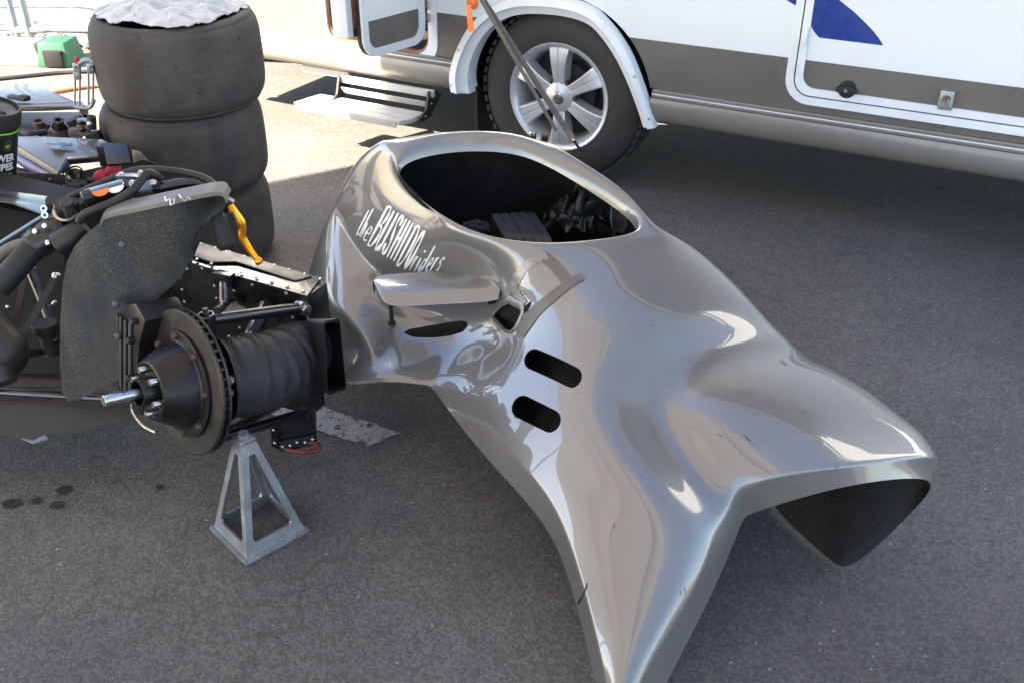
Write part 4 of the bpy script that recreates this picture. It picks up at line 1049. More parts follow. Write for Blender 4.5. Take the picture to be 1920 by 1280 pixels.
# ---------------------------------------------------------------- paddock awning whose shade covers the foreground
aw = thing('paddock_awning', (-5.2,.2,0), 'pale fabric paddock awning roof stretched over the shaded foreground', 'awning')
cm = bpy.data.materials.new('awning_fabric'); cm.use_nodes = True; nt = cm.node_tree; nt.nodes.remove(nt.nodes['Principled BSDF'])
df = nt.nodes.new('ShaderNodeBsdfDiffuse'); df.inputs[0].default_value = (.40,.38,.36,1)
tr = nt.nodes.new('ShaderNodeBsdfTranslucent'); tr.inputs[0].default_value = (.42,.39,.36,1)
mxs = nt.nodes.new('ShaderNodeMixShader'); mxs.inputs[0].default_value = .25
nz = nt.nodes.new('ShaderNodeTexNoise'); nz.inputs['Scale'].default_value = 1.5
nt.links.new(df.outputs[0], mxs.inputs[1]); nt.links.new(tr.outputs[0], mxs.inputs[2]); nt.links.new(mxs.outputs[0], nt.nodes['Material Output'].inputs[0])
RP = [(-7.2,1.03),(-3.0,3.53),(-1.6,3.05),(-.1,2.3),(.5,1.5),(.5,-2.6),(-7.2,-2.6)]
bays = [(-7.2,-5.1),(-5.1,-3.0),(-3.0,-1.6),(-1.6,-.1),(-.1,.5)]
def fy(x):
    for (a, b) in zip(RP[:4], RP[1:5]):
        if a[0] <= x <= b[0]: return a[1] + (b[1]-a[1])*(x-a[0])/(b[0]-a[0])
    return RP[4][1]
for x0, x1 in bays:
    g = MB(); nx, ny = 14, 14
    for j in range(ny+1):
        for i in range(nx+1):
            x = x0 + (x1-x0)*i/nx; y0 = -2.6; y = y0 + (fy(x)-y0)*j/ny
            sag = .10*math.sin(math.pi*i/nx)*math.sin(math.pi*j/ny)
            g.v.append(Vector((x, y, 2.72 - sag)))
    for j in range(ny):
        for i in range(nx): a = j*(nx+1)+i; g.f.append((a,a+1,a+nx+2,a+nx+1)); g.m.append(0)
    g.build('roof_panel', cm, aw, smooth=60)
for x in (-5.1,-3.0,-1.6,-.1): MB().tube([(x,-2.6,2.75),(x,fy(x),2.75)], .012, 8).build('roof_bar', MT['galv'], aw)
for a, b in zip(RP, RP[1:]+RP[:1]): MB().tube([(*a,2.75),(*b,2.75)], .025, 10).build('edge_bar', MT['galv'], aw)
for x, y in ((-7.2,1.03),(-5.1,2.28),(-7.2,-2.6),(-2.2,-2.6),(.5,-2.6)): MB().tube([(x,y,0),(x,y,2.75)], .025, 10).build('pole', MT['galv'], aw)
# ---------------------------------------------------------------- sidecar chassis
ch = thing('sidecar_chassis', (-.95,2.2,0), 'stripped black race sidecar chassis with handlebars and bare front brake disc on a stand', 'sidecar')
UP = Vector((0,0,1))
MT['tub_black'] = mat('tub_black', (.006,.006,.006), .6, var=.4, vscale=9, spec=.15)
def rivet_rows(name, pts, nrm, r, parent, m='steel'):
    g = MB()
    for p in pts: g.dome(p, nrm, r)
    return tag(g.build(name, MT[m], parent, smooth=60), kind='stuff')
# --- hub, bell and disc; axle points left and towards the viewer
DC = Y(352,716,1.80); AX = Vector((-.69,-.69,.21)).normalized(); RD = .160
hub = bpy.data.objects.new('front_hub', None); COL.objects.link(hub); hub.location = DC - parent_loc(ch); hub.parent = ch
MB().lathe([(.098,.011),(.157,.011),(.160,.009),(.160,.004),(.147,.004),(.147,-.006),(.160,-.006),(.160,-.011),(.157,-.013),(.098,-.013)], DC, AX, 96, close=True).build('brake_disc', MT['disc_steel'], hub, smooth=30)
g = MB(); u0 = AX.orthogonal().normalized(); w0 = AX.cross(u0)
for k in range(48):
    a = 2*math.pi*k/48; d = u0*math.cos(a)+w0*math.sin(a); t = AX.cross(d)
    g.box(DC + d*.15 - AX*.001, (.008,.0022,.005), (d, (t + d*.35).normalized(), AX))
tag(g.build('disc_vanes', MT['disc_steel'], hub, smooth=0), kind='stuff')
MB().lathe([(.118,.012),(.118,.018),(.110,.019),(.098,.019),(.094,.022),(.090,.04),(.068,.082),(.064,.088),(.060,.089),(.056,.083),(.048,.078),(.03,.078),(.03,.082)], DC, AX, 72).build('disc_bell', MT['bell_black'], hub, smooth=32)
for k in range(8):
    a = 2*math.pi*(k+.35)/8; d = u0*math.cos(a)+w0*math.sin(a)
    MB().lathe([(.0065,.016),(.0065,.026),(.0055,.0275),(.0035,.0275),(.003,.024),(.0001,.024)], DC + d*.107, AX, 14).build('bell_bolt', MT['rust_bolt'], hub, smooth=35)
MB().lathe([(.031,.07),(.031,.112),(.030,.114),(.0265,.114),(.0265,.08),(.0001,.08)], DC, AX, 48).build('hub_nose', MT['bell_black'], hub, smooth=32)
g = MB().lathe([(.0105,.07),(.0105,.150),(.0125,.150),(.0125,.175),(.0115,.185),(.0095,.187),(.0001,.187)], DC, AX, 24)
g.build('axle_stub', MT['steel'], hub, smooth=35)
for k in range(6):
    a = 2*math.pi*(k+.15)/6; d = u0*math.cos(a)+w0*math.sin(a)
    MB().lathe([(.0075,.078),(.0075,.102),(.0065,.104),(.0001,.104)], DC + d*.047, AX, 14).build('drive_peg', MT['steel'], hub, smooth=35)
# --- caliper on the left of the disc
cal = bpy.data.objects.new('brake_caliper', None); COL.objects.link(cal); cal.location = DC - parent_loc(ch); cal.parent = ch
LF = (Vector((-.72,.69,0)) ).normalized()                      # along the disc plane, away from the viewer and left
LF = (LF - AX*LF.dot(AX)).normalized(); TP = AX.cross(LF); TP = TP if TP.z > 0 else -TP
def CF(l, t, o): return DC + LF*l + TP*t + AX*o
body = [(.095,.115),(.14,.14),(.185,.12),(.205,.075),(.212,.02),(.21,-.04),(.195,-.09),(.16,-.118),(.11,-.12),(.095,-.09),(.12,-.05),(.13,0),(.12,.055)]
MB().prism([CF(l,t,-.05) for l, t in body], AX*.10).build('caliper_body', MT['bell_black'], cal, bevel=.006)
MB().prism([CF(.211,t,o) for t, o in ((.085,-.055),(.085,.055),(-.10,.055),(-.10,-.055))], LF*.012).build('caliper_rib', MT['disc_steel'], cal, bevel=.004)
for o in (-.035,-.012,.012,.036): MB().prism([CF(.188,t,o-.006) for t in ()] or [CF(.222,.075,o-.005),CF(.222,.075,o+.005),CF(.222,-.09,o+.005),CF(.222,-.09,o-.005)], LF*.008).build('cooling_fin', MT['disc_steel'], cal, bevel=.002)
for l in (.150,.172,.194): MB().prism([CF(l,.09,.05),CF(l+.010,.085,.05),CF(l+.010,-.08,.05),CF(l,-.09,.05)], AX*.006).build('cooling_fin', MT['alloy_dark'], cal, bevel=.002)
ft = bpy.data.curves.new('caliper_text', 'FONT'); ft.body = 'AP'; ft.size = .05; ft.align_x = 'CENTER'; ft.align_y = 'CENTER'
to = bpy.data.objects.new('caliper_lettering', ft); COL.objects.link(to); bake_text(to, CF(.231,.0,.0), TP, -AX, MT['steel'], cal)
MB().tube([CF(.15,-.10,.05), CF(.15,-.125,.05), CF(.12,-.15,.04), CF(.08,-.152,.03)], .0035, 8, n=4).build('brake_pipe', MT['steel'], cal)
for l, t in ((.135,.10),(.14,-.09),(.15,.05),(.15,-.04)): MB().lathe([(.008,.05),(.008,.062),(.006,.064),(.0001,.064)], CF(l,t,0), AX, 12).build('caliper_bolt', MT['disc_steel'], cal, smooth=35)
# --- upright behind the disc
MB().tube([DC - AX*.03, DC - AX*.12], [.06,.045], 24, smooth=False).build('upright', MT['satin_black'], ch)
# --- beam (riveted box) running right
beam = bpy.data.objects.new('chassis_beam', None); COL.objects.link(beam); beam.location = Y(450,520,2.2) - parent_loc(ch); beam.parent = ch
tA, tB = P(318,478,.45), P(575,556,.425)
bd = (tB - tA); bd.z = 0; bd.normalize(); bn = Vector((bd.y,-bd.x,0)); bn = bn if bn.y < 0 else -bn
A0, A1 = tA - bd*.9, tB
def bmp(s, z, o): return tA + bd*s - bn*o + Vector((0,0,z))    # o: into the beam from the near face
Ls = (tB - tA).dot(bd); dzb = tB.z - tA.z
g = MB(); 
prof = [(-.9,.03),(Ls,dzb-.002),(Ls,dzb-.235),(-.9,-.30)]
g.prism([bmp(s,z,0) for s, z in prof], -bn*.085); g.build('side_plate', MT['black_paint'], beam, bevel=.003)
g = MB().prism([bmp(-.9,.032,-.004), bmp(Ls+.004,dzb,-.004), bmp(Ls-.02,dzb,.09), bmp(-.9,.032,.09)], Vector((0,0,.004))); tp = g.build('top_plate', MT['black_paint'], beam, bevel=.0015)
g = MB().prism([bmp(.02,.0045+dzb*.05,.018), bmp(.12,.0045+dzb*.3,.012), bmp(.17,.0045+dzb*.42,.045), bmp(.35,.0045+dzb*.9,.04), bmp(.37,.0045+dzb*.95,.082), bmp(.0,.0045,.082)], Vector((0,0,.003))); g.build('cover_plate', MT['satin_black'], beam, bevel=.001)
rv = []
for k in range(12): rv.append(bmp(-.1+k*.045, .0065+dzb*(-.1+k*.045)/Ls, .008)); rv.append(bmp(-.1+k*.045, .0065+dzb*(-.1+k*.045)/Ls, .078))
rivet_rows('rivets', rv, UP, .0042, beam)
rv = [bmp(-.85+.05*k, -.03+ (.03 if k % 2 else 0)*.4, 0) for k in range(25)] + [bmp(-.85+.05*k, -.2, 0) for k in range(25)]
rv += [bmp(x, z, 0) for x in (.13,.19,.02,.36,-.3,-.42,-.55,-.66) for z in (-.06,-.095,-.13,-.165)]
rivet_rows('rivets', rv, bn, .0048, beam)
MB().box(bmp(Ls-.16,dzb-.285,.02), (.14,.03,.06), (bd, bn, UP)).build('lower_box', MT['satin_black'], beam, bevel=.003)
# --- upper wishbone
ub = bpy.data.objects.new('upper_wishbone', None); COL.objects.link(ub); ub.location = Y(480,590,1.93) - parent_loc(ch); ub.parent = ch
J1 = Y(388,601,1.90); J2 = Y(566,577,2.07); J3 = Y(430,566,2.16)
MB().tube([J1, J2], .0135, 16).build('arm', MT['black_paint'], ub)
MB().tube([J1 + Vector((.015,.02,.006)), J3], .0125, 14).build('arm', MT['black_paint'], ub)
MB().prism([J1+Vector((.0,.005,.004)), J1.lerp(J2,.45)+UP*.004, J3+UP*.002, J1.lerp(J3,.3)+UP*.004], UP*.005).build('gusset', MT['satin_black'], ub)
MB().lathe([(.016,-.03),(.020,-.03),(.020,.014),(.017,.016),(.0145,.016),(.0145,.004),(.0001,.004)], J1, UP, 28).build('ball_joint', MT['black_paint'], ub, smooth=32)
MB().lathe([(.007,.0),(.007,.018),(.010,.018),(.010,.022),(.006,.022),(.006,.03),(.0001,.03)], J1, UP, 6).build('joint_nut', MT['alloy_dark'], ub)
RX = Vector((.75,-.6,-.1)).normalized()
for k, (o, r0) in enumerate(((-.016,.014),(-.004,.018),(.010,.0145))):
    MB().lathe([(.0001,0),(r0,0),(r0,.011),(.0001,.011)], J2 + RX*o, RX, 20 if k < 2 else 6).build('rod_end', MT['steel'], ub, bevel=.002)
MB().tube([J2+RX*.02+UP*.01, J2+RX*.024-UP*.012, J2+RX*.02-UP*.024, J2+RX*.012-UP*.012], .0011, 6).build('lock_wire', MT['steel'], ub)
# silver pushrod standing behind the wishbone
MB().tube([Y(420,528,2.16), Y(421,582,2.14)], .0125, 18).build('push_rod', MT['steel'], ch)
MB().box(Y(421,522,2.165), (.026,.012,.016), (bd,bn,UP)).build('rod_bracket', MT['black_paint'], ch, bevel=.003)
MB().lathe([(.0001,-.008),(.012,-.008),(.014,0),(.012,.01),(.0001,.012)], Y(421,585,2.13), UP, 18).build('rod_nut', MT['alloy_dark'], ch, smooth=40)
# damper glimpsed behind the hose
MB().tube([Y(505,560,2.16), Y(470,632,2.06)], .018, 16).build('damper', MT['steel'], ch)
MB().prism([Y(500,560,2.13),Y(516,572,2.13),Y(484,622,2.05),Y(470,618,2.05)], bn*.006).build('damper_mount', MT['satin_black'], ch)
# --- lower wishbone, foot plate, red loop
K1 = Y(392,826,1.80); K2 = Y(575,772,2.02)
lb = bpy.data.objects.new('lower_wishbone', None); COL.objects.link(lb); lb.location = K1.lerp(K2,.5) - parent_loc(ch); lb.parent = ch
MB().tube([K1, K2], .0125, 16).build('arm', MT['black_paint'], lb)
MB().tube([K1, Y(520,760,2.12)], .0115, 14).build('arm', MT['black_paint'], lb)
for o, r0 in ((-.014,.013),(-.003,.0165),(.010,.013)): MB().lathe([(.0001,0),(r0,0),(r0,.010),(.0001,.010)], K2 + RX*o, RX, 20).build('rod_end', MT['alloy_dark'], lb, bevel=.002)
MB().prism([Y(523,790,2.0),Y(588,770,2.0),Y(590,830,2.0),Y(524,843,2.0)], Vector((.004,.012,0))).build('foot_plate', MT['black_paint'], ch)
MB().prism([Y(508,800,1.99),Y(523,797,1.995),Y(523,842,1.995),Y(509,835,1.99)], Vector((.03,.05,0))).build('foot_side', MT['black_paint'], ch)
MB().prism([Y(524,826,1.995),Y(589,813,1.995),Y(590,832,1.993),Y(525,845,1.993)], Vector((.0,-.004,0))).build('rivet_strip', MT['satin_black'], ch)
rivet_rows('rivets', [Y(u,v,1.988) for u, v in ((530,837),(544,835),(557,829),(572,829),(586,823),(513,806),(515,830))], Vector((-.2,-.95,.1)), .0042, ch)
MB().tube([Y(533,838,1.995),Y(545,843,1.985),Y(570,846,1.965),Y(593,843,1.965),Y(598,835,1.975),Y(585,829,1.99),Y(570,828,1.998)], .005, 10).build('tow_loop', MT['red'], ch)
# --- brake-cooling hose, wrinkled fabric over wire hoops
hp = [Y(418,712,1.845), Y(455,705,1.87), Y(498,697,1.91), Y(534,680,1.965), Y(560,662,2.02), Y(584,652,2.07)]
hr = [.0925,.094,.0925,.087,.077,.068]
cp, cr_ = spline(hp, hr, 16)
N = len(cp); g = MB(); SEG = 56
acc = [0]
for a, b in zip(cp, cp[1:]): acc.append(acc[-1] + (b-a).length)
uu = Vector((0,0,1)); hoop = .030
for i, p in enumerate(cp):
    t = (cp[min(i+1,N-1)] - cp[max(i-1,0)]).normalized(); uu = (uu - t*uu.dot(t)).normalized(); w = t.cross(uu)
    ph = acc[i]/hoop
    for j in range(SEG):
        a = 2*math.pi*j/SEG; d = uu*math.cos(a) + w*math.sin(a)
        sgn = abs(math.sin(math.pi*ph))**.8
        wr = NZ.noise(Vector((math.cos(a)*3, math.sin(a)*3, acc[i]*22)))*.55 + NZ.noise(Vector((math.cos(a)*7, math.sin(a)*7, acc[i]*40)))*.3
        inner = max(0, d.dot(Vector((.2,.6,.75)).normalized()))
        r = cr_[i]*1.0 - .0055*sgn + .0075*wr*sgn + .004*inner*math.sin(acc[i]*330 + 3*wr)
        g.v.append(p + d*r)
for i in range(N-1):
    for j in range(SEG): j2 = (j+1) % SEG; g.f.append((i*SEG+j, i*SEG+j2, (i+1)*SEG+j2, (i+1)*SEG+j)); g.m.append(0)
def hs(o): m_ = o.modifiers.new('s','SUBSURF'); m_.levels = 1; m_.render_levels = 1
hose = g.build('cooling_hose', MT['hose_cloth'], ch, smooth=60, mods=hs)
for u, v in ((432,712),(431,736)):
    MB().lathe([(.0001,.006),(.004,.006),(.0045,.003),(.0085,.003),(.0085,-.004)], Y(u,v,1.765), Vector((.15,-.95,.3)), 16).build('press_stud', MT['steel'], hose, smooth=35)
# --- intake duct
duct = bpy.data.objects.new('intake_duct', None); COL.objects.link(duct); duct.location = Y(615,660,2.03) - parent_loc(ch); duct.parent = ch
f0 = [Y(607,602,1.93), Y(637,597,2.02), Y(650,729,1.97), Y(614,741,1.875)]
b0 = [Y(572,598,2.02), Y(598,595,2.10), Y(604,720,2.05), Y(576,722,1.96)]
def loft(fr, bk, inset, n=5):
    def rr(q, ins):
        c = sum(q, Vector((0,0,0)))/4; o = []
        qq = [p + (c-p)*ins for p in q]
        for i in range(4):
            p, a, b = qq[i], qq[i-1], qq[(i+1) % 4]; rad = .016
            pa = p + (a-p).normalized()*rad; pb = p + (b-p).normalized()*rad
            for k in range(n+1): t = k/n; o.append((pa*(1-t)**2 + p*2*t*(1-t) + pb*t*t))
        return o
    return rr(fr, inset), rr(bk, inset)
fo, bo = loft(f0, b0, 0); fi, bi = loft(f0, b0, .07); n = len(fo); g = MB(); g.v = fo + bo + fi + bi
for i in range(n):
    j = (i+1) % n
    g.f += [(i,j,n+j,n+i),(2*n+j,2*n+i,3*n+i,3*n+j),(j,i,2*n+i,2*n+j)]; g.m += [0]*3
def so(o): 
    bm = bmesh.new(); bm.from_mesh(o.data); bmesh.ops.recalc_face_normals(bm, faces=bm.faces); bm.to_mesh(o.data); bm.free()
dm = g.build('duct_mouth', MT['satin_black'], duct, smooth=35); so(dm)
n_ = 5; g = MB(); ce = hp[-1]; tt = (hp[-1]-hp[-2]).normalized(); g.v = list(bo); k0 = len(bo)
cc = sum(bo, Vector((0,0,0)))/len(bo)
for p in bo: d = (p-cc); d = (d - tt*d.dot(tt)).normalized(); g.v.append(ce - tt*.02 + d*.066)
for i in range(k0): j = (i+1) % k0; g.f.append((i,j,k0+j,k0+i)); g.m.append(0)
dn = g.build('duct_neck', MT['satin_black'], duct, smooth=40); so(dn)
# --- splash guard (worn fibre sheet)
top_e = [(190,416,1.99),(205,402,2.0),(270,388,2.0),(345,372,2.01),(395,362,2.03),(418,362,2.05)]
out_ = [(425,376,2.05),(418,395,2.045),(400,405,2.04),(384,420,2.035),(370,440,2.02),(362,470,2.01),(352,500,2.0),(340,518,1.99),(318,540,1.98),(296,560,1.97),(284,575,1.965),(279,600,1.955),(279,640,1.93),(276,680,1.91),(262,694,1.90),(200,722,1.89),(150,748,1.88),(128,752,1.88),(116,735,1.89),(112,680,1.90),(113,600,1.93),(118,530,1.95),(126,490,1.965),(140,462,1.975),(160,440,1.98)]
def inpoly(x, y, poly):
    c = False
    for i in range(len(poly)):
        (x1,y1,_), (x2,y2,_) = poly[i], poly[i-1]
        if (y1 > y) != (y2 > y) and x < (x2-x1)*(y-y1)/(y2-y1)+x1: c = not c
    return c
gp = top_e + out_; pts3 = [Y(u,v,y) for u, v, y in gp]
bmg = bmesh.new(); vs = [bmg.verts.new(p) for p in pts3]; fce = bmg.faces.new(vs)
bmesh.ops.triangulate(bmg, faces=[fce]); 
bmesh.ops.subdivide_edges(bmg, edges=bmg.edges, cuts=3, use_grid_fill=True)
cg = sum(pts3, Vector((0,0,0)))/len(pts3)
for v in bmg.verts:
    if not v.is_boundary: v.co += Vector((0,.012*NZ.noise(v.co*9),0)) 
me = bpy.data.meshes.new('splash_guard'); bmg.to_mesh(me); bmg.free(); me.materials.append(MT['fibre'])
me.transform(Matrix.Translation(-parent_loc(ch))); sg = bpy.data.objects.new('splash_guard', me); COL.objects.link(sg)
m_ = sg.modifiers.new('s','SOLIDIFY'); m_.thickness = .006; m_.offset = 1; bake(sg); shade(sg.data, 40); sg.parent = ch
# turned-over taupe lip on its top edge
lip = [Y(u,v,y) for u, v, y in top_e] + [Y(426,376,2.05)]
g = MB(); lp_, _ = spline(lip, [0]*len(lip), 5); n = len(lp_)
for i, p in enumerate(lp_): 
    wv_ = .022 + .01*min(1, i/6)
    g.v += [p + Vector((0,-.007,-.006)), p + Vector((0,-.006,.003)), p + Vector((0,wv_,.012)), p + Vector((0,wv_,.008))]
for i in range(n-1):
    for j in range(4): j2 = (j+1) % 4; g.f.append((i*4+j, i*4+j2, (i+1)*4+j2, (i+1)*4+j)); g.m.append(0)
g.f += [(3,2,1,0), tuple((n-1)*4+j for j in range(4))]; g.m += [0,0]
MT['guard_lip'] = mat('guard_lip', (.17,.15,.13), .35, metal=.2, var=.12, coat=.3)
o = g.build('guard_lip', MT['guard_lip'], sg, smooth=35); so(o)
for u, v, y in ((230,459,1.955),(217,570,1.925),(221,630,1.905)): MB().dome(Y(u,v,y), Vector((-.2,-.9,.4)), .009, seg=14).build('guard_screw', MT['alloy_dark'], sg)
g = MB(); w_ = [Y(309,369,2.0),Y(312,378,1.985),Y(318,374,1.985),Y(320,385,1.98),Y(326,381,1.985),Y(326,372,1.99)]
MB().tube(w_, .0016, 6).build('twist_wire', MT['steel'], sg)
MB().tube([Y(332,372,2.0),Y(336,366,1.99),Y(341,373,1.985),Y(347,378,1.985),Y(352,370,1.99),Y(357,374,1.99)], .0016, 6).build('twist_wire', MT['steel'], sg)
# --- handlebar assembly
hb = bpy.data.objects.new('handlebar', None); COL.objects.link(hb); hb.location = Y(300,350,2.1) - parent_loc(ch); hb.parent = ch
MB().tube([Y(250,368,2.08),Y(300,354,2.10),Y(345,346,2.12),Y(380,345,2.13),Y(400,358,2.12),Y(408,385,2.10),Y(413,410,2.085)], .0155, 16).build('bar', MT['black_paint'], hb)
MB().tube([Y(404,398,2.09),Y(411,425,2.08),Y(423,458,2.07)], [.021,.0225,.0215], 20).build('grip', MT['black_rubber'], hb)
MB().lathe([(.0001,-.014),(.016,-.012),(.022,-.002),(.0215,.006)], Y(423,458,2.07), (Y(404,398,2.09)-Y(423,458,2.07)), 20).build('grip_end', MT['black_rubber'], hb, smooth=60)
# gold lever
lv = [(432,385),(440,400),(451,416),(455,428),(454,441),(458,452),(470,471),(485,490)]; hwz = [.007,.0095,.0095,.0085,.0085,.0085,.0075,.0065]
g = MB(); L3 = [Y(u,v,2.055) for u, v in lv]; L3, H3 = spline(L3, hwz, 5); n = len(L3)
vw = Vector((-.28,.85,-.4)).normalized()
for i, p in enumerate(L3):
    t = (L3[min(i+1,n-1)] - L3[max(i-1,0)]).normalized(); sd_ = t.cross(vw).normalized(); hw = H3[i]
    for a in range(8):
        an = 2*math.pi*a/8 + math.pi/8; g.v.append(p + sd_*math.cos(an)*hw*1.08 + vw*math.sin(an)*.0065)
for i in range(n-1):
    for a in range(8): a2 = (a+1) % 8; g.f.append((i*8+a, i*8+a2, (i+1)*8+a2, (i+1)*8+a)); g.m.append(0)
g.f += [tuple(range(8))[::-1], tuple((n-1)*8+a for a in range(8))]; g.m += [0,0]
lever = g.build('brake_lever', MT['gold'], hb, smooth=30); so(lever)
MB().lathe([(.0001,-.009),(.008,-.007),(.0105,0),(.008,.007),(.0001,.009)], Y(485,490,2.055), L3[-1]-L3[-2], 14).build('lever_tip', MT['gold'], lever, smooth=60)
MB().tube([Y(433,398,2.046),Y(442,414,2.046)], .0045, 10).build('lever_slot', MT['label_black'], lever)
MB().box(Y(425,383,2.075), (.012,.012,.016), (Vector((.8,0,-.6)),Vector((0,1,0)),Vector((.6,0,.8)))).build('lever_perch', MT['black_paint'], hb, bevel=.004)
MB().lathe([(.0185,-.008),(.0185,.008),(.014,.008),(.014,-.008)], Y(415,358,2.09), Vector((.5,-.2,.8)), 22, close=True).build('clamp_ring', MT['steel'], hb, smooth=35)
MB().lathe([(.013,-.012),(.013,.012),(.0001,.012)], Y(405,362,2.09), Vector((.9,-.1,.2)), 16).build('clamp_nut', MT['steel'], hb, smooth=35)
# triple clamp block with blue-grey plate
MB().prism([Y(243,362,2.06),Y(250,342,2.10),Y(296,336,2.10),Y(298,354,2.06)], Vector((.0,.012,-.012))).build('clamp_top', MT['black_paint'], hb, bevel=.003)
MB().box(Y(268,368,2.09), (.036,.03,.022), (Vector((.97,0,.2)).normalized(),Vector((0,1,0)),UP)).build('clamp_block', MT['satin_black'], hb, bevel=.004)
MB().prism([Y(215,330,2.12),Y(225,322,2.15),Y(276,321,2.15),Y(268,332,2.11)], Vector((0,.004,-.008))).build('clamp_cap', MT['alu'], hb, bevel=.002)
MB().prism([Y(206,348,2.10),Y(222,332,2.12),Y(262,335,2.11),Y(252,352,2.08)], Vector((0,.01,-.02))).build('clamp_plate', MT['satin_black'], hb, bevel=.003)
for u, v, y in ((287,343,2.07),(286,374,2.05),(229,330,2.13),(265,326,2.13),(250,379,2.05),(249,345,2.08)):
    MB().lathe([(.0085,-.004),(.0085,.003),(.006,.006),(.003,.006),(.0028,.003),(.0001,.003)], Y(u,v,y), Vector((-.2,-.8,.55)), 14).build('cap_screw', MT['steel'], hb, smooth=35)
# reservoir with orange and white round labels
ra, rb = Y(160,374,2.05), Y(236,352,2.09)
MB().bar(ra, rb, .036, .034).build('reservoir', MT['black_paint'], hb, bevel=.006)
MB().lathe([(.0001,.01),(.013,.01),(.0165,.006),(.0165,-.012)], Y(162,370,2.045), (ra-rb), 8).build('reservoir_plug', MT['satin_black'], hb)
def half_disc(u, v, y, m, nm):
    c = Y(u, v, y); x = (rb-ra).normalized(); nn = (Vector((0,-.6,.8))); nn = (nn - x*nn.dot(x)).normalized(); yv = nn.cross(x)
    pts = [c + x*.018*math.cos(a) + yv*.016*math.sin(a) for a in [math.pi*k/14 for k in range(15)]]
    if pts[7].z > c.z: pts = [c + x*.018*math.cos(a) - yv*.016*math.sin(a) for a in [math.pi*k/14 for k in range(15)]]
    MB().prism(pts, nn*.0012).build(nm, m, hb, smooth=0)
half_disc(188,357,2.04,MT['orange'],'round_label'); half_disc(216,351,2.055,MT['letter'],'round_label')
# hoses along the bars
MB().tube([Y(118,380,2.12),Y(150,362,2.13),Y(200,340,2.14),Y(245,322,2.15),Y(290,318,2.15),Y(345,324,2.14),Y(385,335,2.12),Y(406,352,2.09),Y(412,362,2.08)], .0085, 12).build('brake_hose', MT['black_rubber'], hb)
MB().tube([Y(148,416,2.02),Y(156,404,2.02),Y(178,393,2.02),Y(215,378,2.03),Y(245,360,2.04),Y(262,342,2.06),Y(276,326,2.08),Y(290,328,2.09),Y(300,337,2.10)], .0095, 12).build('brake_hose', MT['black_rubber'], hb)
# --- left side: fork clamp, big grip, steering link
sc_ = bpy.data.objects.new('steering_head', None); COL.objects.link(sc_); sc_.location = Y(90,440,2.1) - parent_loc(ch); sc_.parent = ch
GA, GB = Y(72,455,2.07), Y(-6,542,2.0)
MB().tube([GA, GB], .0285, 24, smooth=False).build('grip', MT['black_rubber'], sc_, bevel=.006)
MB().lathe([(.033,-.014),(.036,-.01),(.036,.012),(.033,.016),(.0001,.016)], GA, (GA-GB), 28).build('collar', MT['alloy_dark'], sc_, smooth=32)
MB().tube([Y(66,462,2.06), Y(120,420,2.10)], [.036,.032], 24, smooth=False).build('clamp_body', MT['black_paint'], sc_, bevel=.004)
MB().tube([Y(110,460,2.04), Y(140,440,2.05), Y(160,425,2.06)], [.03,.028,.022], 18).build('throttle_body', MT['satin_black'], sc_)
MB().tube([Y(92,420,2.10), Y(118,396,2.11)], .026, 20).build('pivot', MT['black_paint'], sc_)
for (u,v,y,r,h,m) in ((120,391,2.08,.022,.02,'black_paint'),(128,392,2.07,.016,.03,'alloy_dark'),(100,386,2.10,.016,.022,'satin_black'),(140,392,2.08,.013,.03,'satin_black')):
    MB().lathe([(r,-h),(r,h*.6),(r*.85,h),(.0001,h)], Y(u,v,y), Vector((.25,-.5,.85)), 8 if m == 'alloy_dark' else 24).build('adjuster', MT[m], sc_, smooth=32)
MB().lathe([(.026,.0),(.026,.002),(.02,.002),(.02,0)], Y(122,398,2.065), Vector((.25,-.5,.85)), 28, close=True).build('washer', MT['steel'], sc_, smooth=32)
for u, v, y in ((84,424,2.04),(90,455,2.03),(66,434,2.05)): MB().dome(Y(u,v,y), Vector((-.3,-.8,.4)), .007, seg=12).build('cap_screw', MT['steel'], sc_)
MB().tube([Y(86,402,2.09), Y(-20,468,2.05)], .0042, 8).build('link_rod', MT['galv'], sc_)
for u, v in ((84,391),(86,403)): MB().lathe([(.008,-.008),(.008,.008),(.004,.008),(.004,-.008)], Y(u,v,2.09), Vector((.1,-.9,.3)), 12, close=True).build('rod_eye', MT['steel'], sc_)
MB().tube([Y(-12,490,2.12), Y(15,468,2.12), Y(45,458,2.12), Y(70,462,2.11)], .014, 12).build('rubber_boot', MT['strap'], sc_)
